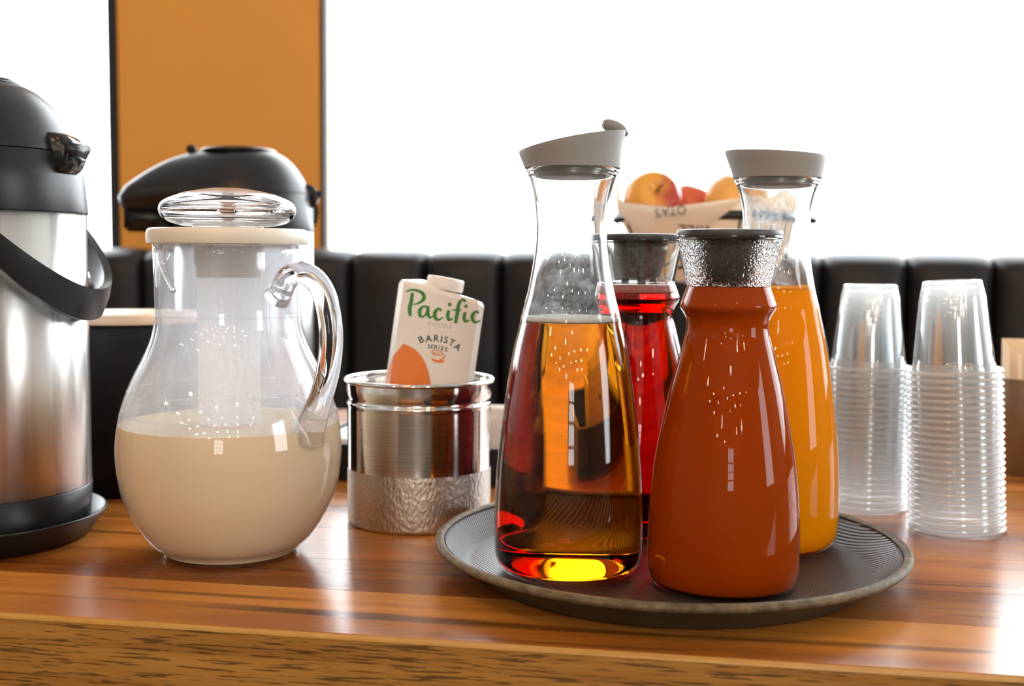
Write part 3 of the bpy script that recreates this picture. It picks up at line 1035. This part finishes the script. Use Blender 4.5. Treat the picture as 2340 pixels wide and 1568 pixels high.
# orange corner: on the front, and round onto the left side
bm = bmesh.new()
w = CW / 2
arc = [(-w + 0.0058, 0.1475)] + [(-w + 0.006 + 0.030 * math.sin(a), 0.1470 - 0.047 * (1 - math.cos(a))) for a in [math.radians(8 + 82 * i / 12) for i in range(13)]]
pts = arc + [(-w + 0.040, 0.06), (-w + 0.0058, 0.06)]
bm.faces.new([bm.verts.new((x, YF, z)) for x, z in pts])
d = CD / 2
q = [(-w + 0.0058, YF + 0.0002, 0.1475), (-w + 0.0058, YF + 0.0002, 0.06), (-w - 0.00025, -d + 0.006, 0.06), (-w - 0.00025, -d + 0.006, 0.136)]
bm.faces.new([bm.verts.new(p) for p in q])
q = [(-w - 0.00025, -d + 0.006, 0.136), (-w - 0.00025, -d + 0.006, 0.06), (-w - 0.00025, d - 0.006, 0.06), (-w - 0.00025, d - 0.006, 0.115)]
bm.faces.new([bm.verts.new(p) for p in q])
obj('orange_corner', bm, M['cartonorange'], cb, smooth=False)

# ================================================================== AIRPOTS
AR = 0.088


def airpot(name, label, x, y, spout_az, handle_az, handle=True):
    """spout_az / handle_az: world directions of the beak and of the hanging bail"""
    t = thing(name, label, 'airpot', (x, y, CT), 0)
    obj('steel_body', lathe([(0, 0.043), (AR - 0.002, 0.0430), (AR, 0.0440), (AR, 0.2655), (AR - 0.003, 0.2660), (0, 0.2660)], 96), M['steel'], t)
    obj('base_ring', lathe([(0, 0.006), (0.080, 0.006), (0.0845, 0.0075), (0.0860, 0.0100), (0.0885, 0.0425), (0.0870, 0.0440), (0, 0.044)], 96), M['blackplastic'], t)
    obj('base_dish', lathe([(0, 0.0), (0.080, 0.0), (0.086, 0.0012), (0.0985, 0.0195), (0.0998, 0.0215), (0.0992, 0.0226), (0.0978, 0.0222), (0.0900, 0.0090), (0.086, 0.0058), (0, 0.0058)], 96), M['blackplastic'], t)
    obj('collar', lathe([(0, 0.2650), (0.0890, 0.2650), (0.0893, 0.2660), (0.0870, 0.2900), (0.0852, 0.3120), (0.0842, 0.3128), (0, 0.3128)], 96), M['blackplastic'], t)
    # lid: round dome running out into a beak
    tipc, tipr, RL = 0.128, 0.030, 0.0852
    pts = [Vector((RL * math.cos(a), RL * math.sin(a))) for a in [2 * PI * i / 120 for i in range(120)]]
    pts += [Vector((tipc + tipr * math.cos(a), tipr * math.sin(a))) for a in [2 * PI * i / 80 for i in range(80)]]
    P = sorted([(p.x, p.y) for p in pts])

    def half(ps):
        h = []
        for p in ps:
            while len(h) > 1 and (h[-1][0] - h[-2][0]) * (p[1] - h[-2][1]) - (h[-1][1] - h[-2][1]) * (p[0] - h[-2][0]) <= 0: h.pop()
            h.append(p)
        return h[:-1]
    hull = half(P) + half(P[::-1])

    def reach(a):
        dx, dy = math.cos(a), math.sin(a)
        best = RL
        for i in range(len(hull)):
            (x1, y1), (x2, y2) = hull[i], hull[(i + 1) % len(hull)]
            den = dx * (y2 - y1) - dy * (x2 - x1)
            if abs(den) < 1e-12: continue
            s = (x1 * (y2 - y1) - y1 * (x2 - x1)) / den
            u_ = (x1 * dy - y1 * dx) / den
            if s > 0 and -1e-6 <= u_ <= 1 + 1e-6: best = max(best, s)
        return best
    dome = [(0, 0.3720), (0.25, 0.3712), (0.45, 0.3680), (0.62, 0.3610), (0.76, 0.3500), (0.86, 0.3380), (0.94, 0.3260), (1.0, 0.3132)]
    beak = [(0, 0.3720), (0.25, 0.3702), (0.42, 0.3650), (0.60, 0.3548), (0.76, 0.3410), (0.88, 0.3280), (0.96, 0.3180), (1.0, 0.3060)]

    def ev(tab, s):
        for (a0, z0), (a1, z1) in zip(tab[:-1], tab[1:]):
            if s <= a1: return z0 + (z1 - z0) * (s - a0) / (a1 - a0)
        return tab[-1][1]
    DS = [p for p in spline(dome, 4)]; BS = [p for p in spline(beak, 4)]
    bm = bmesh.new(); seg = 120
    levels = [i / 20 for i in range(1, 21)]
    rows = []
    ctr = bm.verts.new((0, 0, 0.3720))
    for s in levels:
        row = []
        for k in range(seg):
            a = 2 * PI * k / seg
            rch = reach(a); w_ = max(0.0, min(1.0, (rch - RL) / (tipc + tipr - RL)))
            ss = s
            z = ev(DS, ss) * (1 - w_) + ev(BS, ss) * w_
            row.append(bm.verts.new((rch * s * math.cos(a), rch * s * math.sin(a), z)))
        rows.append(row)
    low = []
    low2 = []
    for k in range(seg):
        a = 2 * PI * k / seg
        rch = reach(a); w_ = max(0.0, min(1.0, (rch - RL) / (tipc + tipr - RL)))
        f = 1.0 - 0.035 * w_
        low.append(bm.verts.new((rch * f * math.cos(a), rch * f * math.sin(a), 0.3131 - 0.022 * w_)))
        low2.append(bm.verts.new((0.80 * RL * math.cos(a), 0.80 * RL * math.sin(a), 0.3131 - 0.030 * w_)))
    rows += [low, low2]
    for k in range(seg): bm.faces.new((ctr, rows[0][k], rows[0][(k + 1) % seg]))
    for i in range(len(rows) - 1):
        for k in range(seg): bm.faces.new((rows[i][k], rows[i][(k + 1) % seg], rows[i + 1][(k + 1) % seg], rows[i + 1][k]))
    bm.faces.new(rows[-1])
    lid = obj('lid', bm, M['blackplastic'], t, rot=(0, 0, spout_az))
    obj('press_button', lathe([(0, 0.3690), (0.046, 0.3690), (0.0480, 0.3700), (0.0478, 0.3722), (0.0455, 0.3738), (0.030, 0.3766), (0.015, 0.3778), (0, 0.3780)], 72), M['blackgloss'], lid, loc=(0.007, 0, -0.0035))
    obj('button_catch', box(0.060, 0.072, -0.006, 0.006, 0.3640, 0.3745, 0.002), M['blackgloss'], lid)
    # spout under the beak
    sp = box(0.085, 0.150, -0.016, 0.016, 0.262, 0.296, 0.004)
    obj('spout', sp, M['blackgloss'], lid)
    # latch opposite the beak
    lt = lathe([(0, -0.0155), (0.013, -0.0155), (0.0165, -0.0130), (0.0172, 0.0), (0.0165, 0.0130), (0.013, 0.0155), (0, 0.0155)], 40)
    la = obj('latch', lt, M['blackgloss'], lid, loc=(-0.0790, 0, 0.3105), rot=(PI / 2, 0, 0))
    obj('latch_tab', box(-0.006, 0.006, -0.0145, 0.0145, -0.003, 0.003, 0.0015), M['blackplastic'], lid, loc=(-0.0950, 0, 0.313), rot=(0, math.radians(60), 0))
    if handle:
        bm = bmesh.new()
        n = 48; rings = []
        ca, sa = math.cos(handle_az), math.sin(handle_az)
        for i in range(n + 1):
            a = -PI / 2 + PI * i / n
            d_ = 0.099 * max(math.cos(a), 0) ** 0.72; l_ = 0.0945 * math.sin(a)
            z = 0.292 - 0.100 * max(math.cos(a), 0) ** 0.9
            nd = Vector((math.cos(a) / 0.099, math.sin(a) / 0.0945)).normalized()
            hw = 0.0105 + 0.0020 * math.cos(a); ht = 0.0032
            sec = []
            for sd, sz in ((-ht, -hw), (ht, -hw), (ht * 1.4, 0), (ht, hw), (-ht, hw)):
                dd = d_ + nd.x * sd + 0.30 * sz * math.cos(a); ll = l_ + nd.y * sd
                sec.append(bm.verts.new((dd * ca - ll * sa, dd * sa + ll * ca, z + sz)))
            rings.append(sec)
        for i in range(n):
            for k in range(5): bm.faces.new((rings[i][k], rings[i][(k + 1) % 5], rings[i + 1][(k + 1) % 5], rings[i + 1][k]))
        bm.faces.new(rings[0][::-1]); bm.faces.new(rings[-1])
        h = obj('bail_handle', bm, M['blackplastic'], t); sharp(h, 40)
    return t


def toward_cam(x, y, deg):
    """world direction that lies deg to the right of the direction to the camera"""
    return math.atan2(-y, -x) + math.radians(deg)


x1, y1 = -0.4364, 0.9201
airpot('coffee_airpot', 'large steel airpot with black lid, cut off by the left edge', x1, y1, toward_cam(x1, y1, 54 + 180), toward_cam(x1, y1, 62))
x2, y2 = -0.3521, 1.500
airpot('coffee_airpot', 'airpot with black beaked lid standing behind the milk pitcher', x2, y2, toward_cam(x2, y2, -92), toward_cam(x2, y2, 190))

# ================================================================== DARK CANISTER WITH PALE LID
M['palewood'] = plain('pale_wood', (0.80, 0.60, 0.44), 0.45, var=0.08, scale=20)
bn = thing('black_canister', 'plain black canister with pale wooden lid behind the left airpot', 'canister', (-0.3870, 1.1420, CT))
obj('canister_body', lathe([(0, 0), (0.0715, 0), (0.0735, 0.002), (0.0745, 0.160), (0.0735, 0.1655), (0, 0.1655)], 80), M['blackmatte'], bn)
obj('wooden_lid', lathe([(0, 0.1657), (0.0752, 0.1657), (0.0760, 0.1668), (0.0760, 0.1738), (0.0750, 0.1748), (0, 0.1748)], 80), M['palewood'], bn)

# ================================================================== CONDIMENT CADDY + PACKETS
cad = thing('condiment_caddy', 'low black open condiment box behind the steel canister', 'caddy', (-0.075, 1.235, CT), -PHI)
M['caddy'] = M['blackmatte']
w_, d_, h_ = 0.135, 0.078, 0.0375
for nm, q in (('floor_panel', (-w_, w_, -d_, d_, 0, 0.004)), ('side_panel', (-w_, w_, -d_, -d_ + 0.005, 0.004, h_)), ('side_panel', (-w_, w_, d_ - 0.005, d_, 0.004, h_)),
              ('end_panel', (-w_, -w_ + 0.005, -d_ + 0.005, d_ - 0.005, 0.004, h_)), ('end_panel', (w_ - 0.005, w_, -d_ + 0.005, d_ - 0.005, 0.004, h_)),
              ('divider', (-0.003, 0.003, -d_ + 0.005, d_ - 0.005, 0.004, h_ - 0.003))):
    obj(nm, box(*q, 0.0008, 1), M['caddy'], cad, smooth=False)
M['porcelain'] = plain('white_porcelain', (0.82, 0.77, 0.72), 0.25, spec=0.5, var=0.02)
M['paperwhite'] = plain('paper_white', (0.86, 0.84, 0.80), 0.6, var=0.03)
M['paperpale'] = plain('paper_pale_green', (0.72, 0.76, 0.62), 0.6, var=0.10)
M['papertan'] = plain('paper_tan', (0.78, 0.66, 0.50), 0.6, var=0.05)


def cad_at(lx, ly, z):
    c, s = math.cos(-PHI), math.sin(-PHI)
    return (-0.075 + lx * c - ly * s, 1.235 + lx * s + ly * c, CT + z)


hol = thing('packet_holder', 'white porcelain sweetener holder between steel canister and amber carafe', 'holder', cad_at(0.070, -0.020, 0.0042), -PHI)
hw = 0.034
for nm, q in (('holder_wall', (-hw, hw, -0.022, -0.018, 0, 0.060)), ('holder_wall', (-hw, hw, 0.018, 0.022, 0, 0.060)), ('holder_wall', (-hw, -hw + 0.004, -0.018, 0.018, 0, 0.060)),
              ('holder_wall', (hw - 0.004, hw, -0.018, 0.018, 0, 0.060)), ('holder_floor', (-hw + 0.004, hw - 0.004, -0.018, 0.018, 0, 0.004))):
    obj(nm, box(*q, 0.0012, 2), M['porcelain'], hol, smooth=False)
obj('peg_hole', lathe([(0, -0.0004), (0.0026, -0.0004), (0.0026, 0.0002), (0, 0.0002)], 20), M['ink'], hol, loc=(0.004, -0.0221, 0.046), rot=(PI / 2, 0, 0))
for k in range(6):
    cpk = cad_at(0.070 + random.uniform(-0.002, 0.002), -0.020 - 0.014 + k * 0.0052, 0.0086)
    pk = obj('sugar_packet', box(-0.026, 0.026, -0.0014, 0.0014, 0, 0.066, 0.0010, 1), [M['paperwhite'], M['paperpale'], M['paperwhite'], M['papertan'], M['paperpale'], M['paperwhite']][k], None, smooth=False,
             loc=cpk, rot=(math.radians(2), 0, -PHI))
    tag(pk, ('frontmost', 'second', 'third', 'fourth', 'fifth', 'rearmost')[k] + ' paper sweetener packet from the front in the white porcelain holder', 'packet', 'sweetener packets in the porcelain holder')
for k, nm_ in enumerate(('lowest', 'middle', 'topmost')):
    nap = obj('napkin', box(-0.055 + 0.001 * k, 0.055 - 0.001 * k, -0.055, 0.055, 0, 0.0115, 0.002, 1), M['paperwhite'], None, smooth=False,
              loc=cad_at(-0.068, 0.0, 0.0044 + k * 0.0119), rot=(0, 0, -PHI))
    tag(nap, nm_ + ' folded white napkin of the pile in the black condiment box', 'napkin', 'napkins in the condiment box')

# ================================================================== CLEAR CUPS
def cup_mesh():
    wall = [(0.0346, 0.0032), (0.0340, 0.0075), (0.0331, 0.0095), (0.0328, 0.0150), (0.0272, 0.0640), (0.0267, 0.0668), (0.0261, 0.0690), (0.0244, 0.0765), (0.0238, 0.0790), (0.0220, 0.0796), (0.0212, 0.0778), (0, 0.0774)]
    rim = [(0.0380 + 0.0024 * math.cos(a), 0.0020 + 0.0018 * math.sin(a)) for a in [2 * PI * i / 8 for i in range(9)]]
    bm = lathe(wall, 48, mat=lambda z, k: 1 if z > 0.066 or z < 0.0095 else 0)
    lathe([(0.0346, 0.0032), (0.0358, 0.0024)], 48, bm, mat=lambda z, k: 1)
    lathe(rim, 48, bm, mat=lambda z, k: 1)
    me = bpy.data.meshes.new('plastic_cup')
    bmesh.ops.recalc_face_normals(bm, faces=bm.faces[:])
    bm.to_mesh(me); bm.free()
    me.materials.append(M['cup']); me.materials.append(M['cuprim'])
    for p in me.polygons: p.use_smooth = True
    return me


cupm = cup_mesh()


ORD = ('', 'first', 'second', 'third', 'fourth', 'fifth', 'sixth', 'seventh', 'eighth', 'ninth', 'tenth', 'eleventh', 'twelfth', 'thirteenth', 'fourteenth',
       'fifteenth', 'sixteenth', 'seventeenth', 'eighteenth', 'nineteenth', 'twentieth', 'twenty-first', 'twenty-second', 'twenty-third', 'twenty-fourth')


def cup_stack(x, y, n, pitch, lean, label, group):
    for k in range(n):
        o = bpy.data.objects.new('plastic_cup', cupm)
        z = k * pitch
        j = random.uniform(-0.00015, 0.00015)
        o.location = (x + lean[0] * z + j, y + lean[1] * z, CT + 0.0003 + z)
        o.rotation_mode = 'ZYX'
        o.rotation_euler = (-lean[1], lean[0], 0.37 * k)
        link(o)
        tag(o, 'clear upside-down cup, %s of the %s' % ('topmost' if k == n - 1 else 'bottom one' if k == 0 else ORD[n - k] + ' from the top', label), 'cup', group)


cup_stack(0.3895, 0.9790, 25, 0.00567, (-0.055, 0.0),
          'front right stack', 'cups in the right stack')
cup_stack(0.3345, 1.0650, 24, 0.00567, (0.0, 0.0),
          'stack beside the orange juice', 'cups in the left stack')

# ================================================================== STIRRER HOLDER
M['brownwood'] = plain('brown_holder', (0.20, 0.115, 0.06), 0.35, metal=0.3, var=0.2, scale=12)
M['kraft'] = plain('kraft_paper', (0.80, 0.62, 0.40), 0.6, var=0.04)
M['stick'] = plain('birch_stick', (0.82, 0.68, 0.48), 0.55, var=0.08, scale=60)
hx, hy = 0.5850, 1.2550
sh = thing('stirrer_holder', 'brown round holder at the right edge, filled with wooden stirrers', 'holder', (hx, hy, CT))
obj('holder_wall', lathe([(0, 0), (0.0480, 0), (0.0492, 0.001), (0.0500, 0.1045), (0.0494, 0.1055), (0.0470, 0.1055), (0.0462, 0.1045), (0.0455, 0.004), (0, 0.004)], 64), M['brownwood'], sh)
bm = bmesh.new()
pk = [(-0.036, -0.008), (0.034, -0.022), (0.037, 0.010), (-0.032, 0.022)]
v0 = [bm.verts.new((x * 0.88, y * 0.88, 0.0045)) for x, y in pk]
v1 = [bm.verts.new((x * 0.98, y, z)) for (x, y), z in zip(pk, (0.136, 0.143, 0.146, 0.146))]
for k in range(4): bm.faces.new((v0[k], v0[(k + 1) % 4], v1[(k + 1) % 4], v1[k]))
bm.faces.new(v0[::-1])
bg = obj('paper_sleeve', bm, M['kraft'], None, smooth=False, loc=(hx, hy + 0.006, CT))
sm_ = bg.modifiers.new('solid', 'SOLIDIFY'); sm_.thickness = 0.0008
tag(bg, 'open kraft paper sleeve standing in the brown stirrer holder', 'sleeve')
for k in range(4):
    a = -0.030 + k * 0.0150
    o = obj('wooden_stirrer', box(-0.0030, 0.0030, -0.0008, 0.0008, 0, 0.128 + 0.007 * ((k * 5) % 3) / 3, 0.0006, 1), M['stick'], None, smooth=False,
            loc=(hx + a * 0.93, hy - 0.0285 + 0.002 * (k % 3), CT + 0.0045), rot=(math.radians(-3 + k % 3), math.radians(2.2 * (k - 1.5) / 1.5), 0.1))
    tag(o, ('leftmost', 'second', 'third', 'rightmost')[k] + ' flat wooden stirrer from the left in the brown holder', 'stirrer', 'wooden stirrers in the brown holder')

# ================================================================== FRUIT BASKET
bx, by = 0.2600, 1.4850
bas = thing('wire_fruit_basket', 'black wire fruit basket on a stand behind the carafes', 'basket', (bx, by, CT))
M['wire'] = plain('black_wire', (0.012, 0.013, 0.015), 0.32, spec=0.5)
ZR, ZB0, RB = 0.2850, 0.2000, 0.1290


def bowl_r(z):
    t = (z - ZB0) / (ZR - ZB0)
    return RB * (0.52 + 0.48 * max(t, 0) ** 0.6)


def circ(r, z, n=64):
    return [(r * math.cos(2 * PI * k / n), r * math.sin(2 * PI * k / n), z) for k in range(n)]


bm = bmesh.new()
lathe([(RB - 0.0016, ZR - 0.0055), (RB + 0.0016, ZR - 0.0055), (RB + 0.0020, ZR + 0.0055), (RB - 0.0012, ZR + 0.0055), (RB - 0.0016, ZR - 0.0055)], 72, bm)
obj('rim_band', bm, M['wire'], bas)
for z in (ZB0, ZB0 + 0.022):
    obj('hoop', tube(circ(bowl_r(z), z), 0.0020, 8, closed=True), M['wire'], bas)
for k in range(20):
    a = 2 * PI * (k + 0.25) / 20
    pth = [(bowl_r(z) * math.cos(a), bowl_r(z) * math.sin(a), z) for z in [ZB0 + (ZR - ZB0) * i / 8 for i in range(9)]]
    obj('rib', tube(pth, 0.0016, 6), M['wire'], bas)
obj('bottom_plate', lathe([(0, ZB0 - 0.002), (bowl_r(ZB0), ZB0 - 0.002), (bowl_r(ZB0), ZB0), (0, ZB0)], 48), M['wire'], bas)
obj('stand_post', lathe([(0.010, 0.008), (0.007, 0.02), (0.0065, 0.10), (0.007, ZB0 - 0.012), (0.020, ZB0 - 0.002)], 32), M['wire'], bas)
obj('stand_foot', lathe([(0, 0), (0.050, 0), (0.053, 0.002), (0.050, 0.005), (0.012, 0.009), (0, 0.009)], 48), M['wire'], bas)

M['liner'] = None
t = NT('printed_liner_paper')
f = t.noise(t.coord(), 25, 4)
c = t.mixc(f, (0.90, 0.79, 0.66), (0.96, 0.87, 0.75))
dfn = t.n('BsdfDiffuse'); t.l(c, dfn.inputs[0])
trn = t.n('BsdfTranslucent'); t.l(c, trn.inputs[0])
t.surf(t.mixs(0.5, dfn.outputs[0], trn.outputs[0]))
M['liner'] = t.m


def liner_pt(a, s):
    """s 0..1 from bowl bottom to rim, then 1..: hem thrown outwards and down or up"""
    z = ZB0 + 0.004 + (ZR - ZB0 + 0.004) * min(s, 1.0)
    r = bowl_r(z - 0.008) - 0.004
    return Vector((r * math.cos(a), r * math.sin(a), z))


def liner():
    bm = bmesh.new(); n = 120
    rows = []
    for s in [0.0, 0.15, 0.35, 0.55, 0.75, 0.9, 1.0]:
        rows.append([bm.verts.new(liner_pt(2 * PI * k / n, s) + Vector((0, 0, 0.0015 * math.sin(9 * 2 * PI * k / n) * s))) for k in range(n)])
    # hem: in front-left it folds over the rim and hangs in a point, elsewhere it stands up in peaks
    fa = math.radians(-124)
    for j, h in enumerate((0.05, 0.3, 0.6, 1.0)):
        row = []
        for k in range(n):
            a = 2 * PI * k / n
            da = (a - fa + PI) % (2 * PI) - PI
            fold = max(0.0, 1 - abs(da) / 0.66)
            up = 0.012 + 0.010 * abs(math.sin(2.5 * a + 0.6)) + 0.004 * math.sin(11 * a)
            if abs((a - math.radians(178) + PI) % (2 * PI) - PI) < 0.25: up += 0.022
            if abs((a - math.radians(-25) + PI) % (2 * PI) - PI) < 0.3: up = 0.010
            r = RB - 0.003
            if fold > 0:
                drop = 0.046 * fold ** 0.8
                rr = r + (0.0085 + 0.003 * h + 0.004 * fold if j else 0.004)
                z = ZR + 0.010 * (1 - fold) + 0.009 - drop * (h if j else 0) * 1.2
                p = Vector((rr * math.cos(a), rr * math.sin(a), z))
            else:
                r1 = bowl_r(ZR) - 0.0035 + 0.004 * h
                p = Vector((r1 * math.cos(a), r1 * math.sin(a), ZR + 0.0085 + up * h))
            row.append(bm.verts.new(p))
        rows.append(row)
    for i in range(len(rows) - 1):
        for k in range(n): bm.faces.new((rows[i][k], rows[i][(k + 1) % n], rows[i + 1][(k + 1) % n], rows[i + 1][k]))
    bm.faces.new(rows[0][::-1])
    return bm


ln = thing('paper_liner', 'cream printed paper liner folded over the rim of the fruit basket', 'paper', (bx, by, CT))
lo = obj('paper_sheet', liner(), M['liner'], ln)
so = lo.modifiers.new('solid', 'SOLIDIFY'); so.thickness = 0.0004


def liner_text(text, a_mid, z_mid, size, r, tilt=0.0):
    """upside-down print wrapped round the basket"""
    me = glyph_mesh(text, size)
    bm = bmesh.new()
    vm = []
    for v in me.vertices:
        x, y = -v.co.x, -v.co.y                    # turned by half a turn
        x, y = x * math.cos(tilt) - y * math.sin(tilt), x * math.sin(tilt) + y * math.cos(tilt)
        a = a_mid + x / r
        vm.append(bm.verts.new((r * math.cos(a), r * math.sin(a), z_mid + y)))
    for p in me.polygons:
        try: bm.faces.new([vm[i] for i in p.vertices])
        except ValueError: pass
    bpy.data.meshes.remove(me)
    return bm


obj('liner_lettering', liner_text('RILL', math.radians(-109), ZR - 0.019, 0.021, RB + 0.0135, -0.06), M['ink'], ln, smooth=False)
obj('liner_lettering', liner_text("OTA'S", math.radians(-121), ZR + 0.0045, 0.015, RB + 0.0130, 0.10), M['ink'], ln, smooth=False)


# apples
def apple_mat(name, yellow, redd, bias):
    t = NT(name)
    f = t.noise(t.coord((1, 1, 0.5)), 16, 3, 0.5, 0.6)
    g = t.noise(t.coord((60, 60, 8)), 1.0, 4)
    sx = t.n('SeparateXYZ'); t.l(t.coord((1, 1, 1)), sx.inputs[0])
    f = t.math('ADD', t.math('MULTIPLY', f, 0.6), t.math('ADD', t.math('MULTIPLY', sx.outputs[0], 7.0), 0.2))
    c = t.mixc(t.ramp(t.math('ADD', f, t.math('MULTIPLY', t.math('SUBTRACT', g, 0.5), 0.35)), [(bias - 0.10, 0.0), (bias + 0.12, 1.0)]), yellow, redd)
    t.surf(t.pbr(c, 0.3, 0.0, 0.5))
    return t.m


def apple(label, loc, r, rot, mat):
    t = thing('apple', label, 'apple', loc, 0, 'apples in the wire basket')
    t.rotation_euler = rot
    pr = []
    for i in range(25):
        a = PI * i / 24
        rr = r * math.sin(a) * (1.0 + 0.10 * math.cos(a))
        z = -r * 0.90 * math.cos(a)
        if a > 2.3: z -= r * 0.52 * ((a - 2.3) / (PI - 2.3)) ** 1.5
        if a < 0.7: z += r * 0.14 * ((0.7 - a) / 0.7) ** 1.6
        pr.append((rr if 0 < i < 24 else 0.0, z))
    obj('apple_flesh', lathe(pr, 48), mat, t)
    st = [(0, 0, r * 0.34), (0.001, 0, r * 0.62), (0.004, 0.001, r * 0.90)]
    obj('stem', tube(spline(st, 4), 0.0014, 8), M['stem'], t)
    return t


M['stem'] = plain('apple_stem', (0.10, 0.07, 0.03), 0.7)
apple('big yellow-red apple at the left of the basket, stem hollow facing out', (0.1780, 1.4550, CT + 0.3090), 0.0375, (math.radians(62), math.radians(12), 0), apple_mat('apple_skin_gold', (0.78, 0.36, 0.05), (0.42, 0.05, 0.03), 0.55))
apple('small dark red apple between the two larger ones', (0.2370, 1.5120, CT + 0.3020), 0.036, (0.3, 0.2, 1.0), apple_mat('apple_skin_red', (0.62, 0.13, 0.05), (0.50, 0.04, 0.02), 0.4))
apple('orange-blushed apple at the right, partly behind the orange juice lid', (0.2830, 1.4500, CT + 0.3080), 0.040, (0.25, -0.3, 2.0), apple_mat('apple_skin_orange', (0.80, 0.40, 0.09), (0.62, 0.13, 0.05), 0.58))
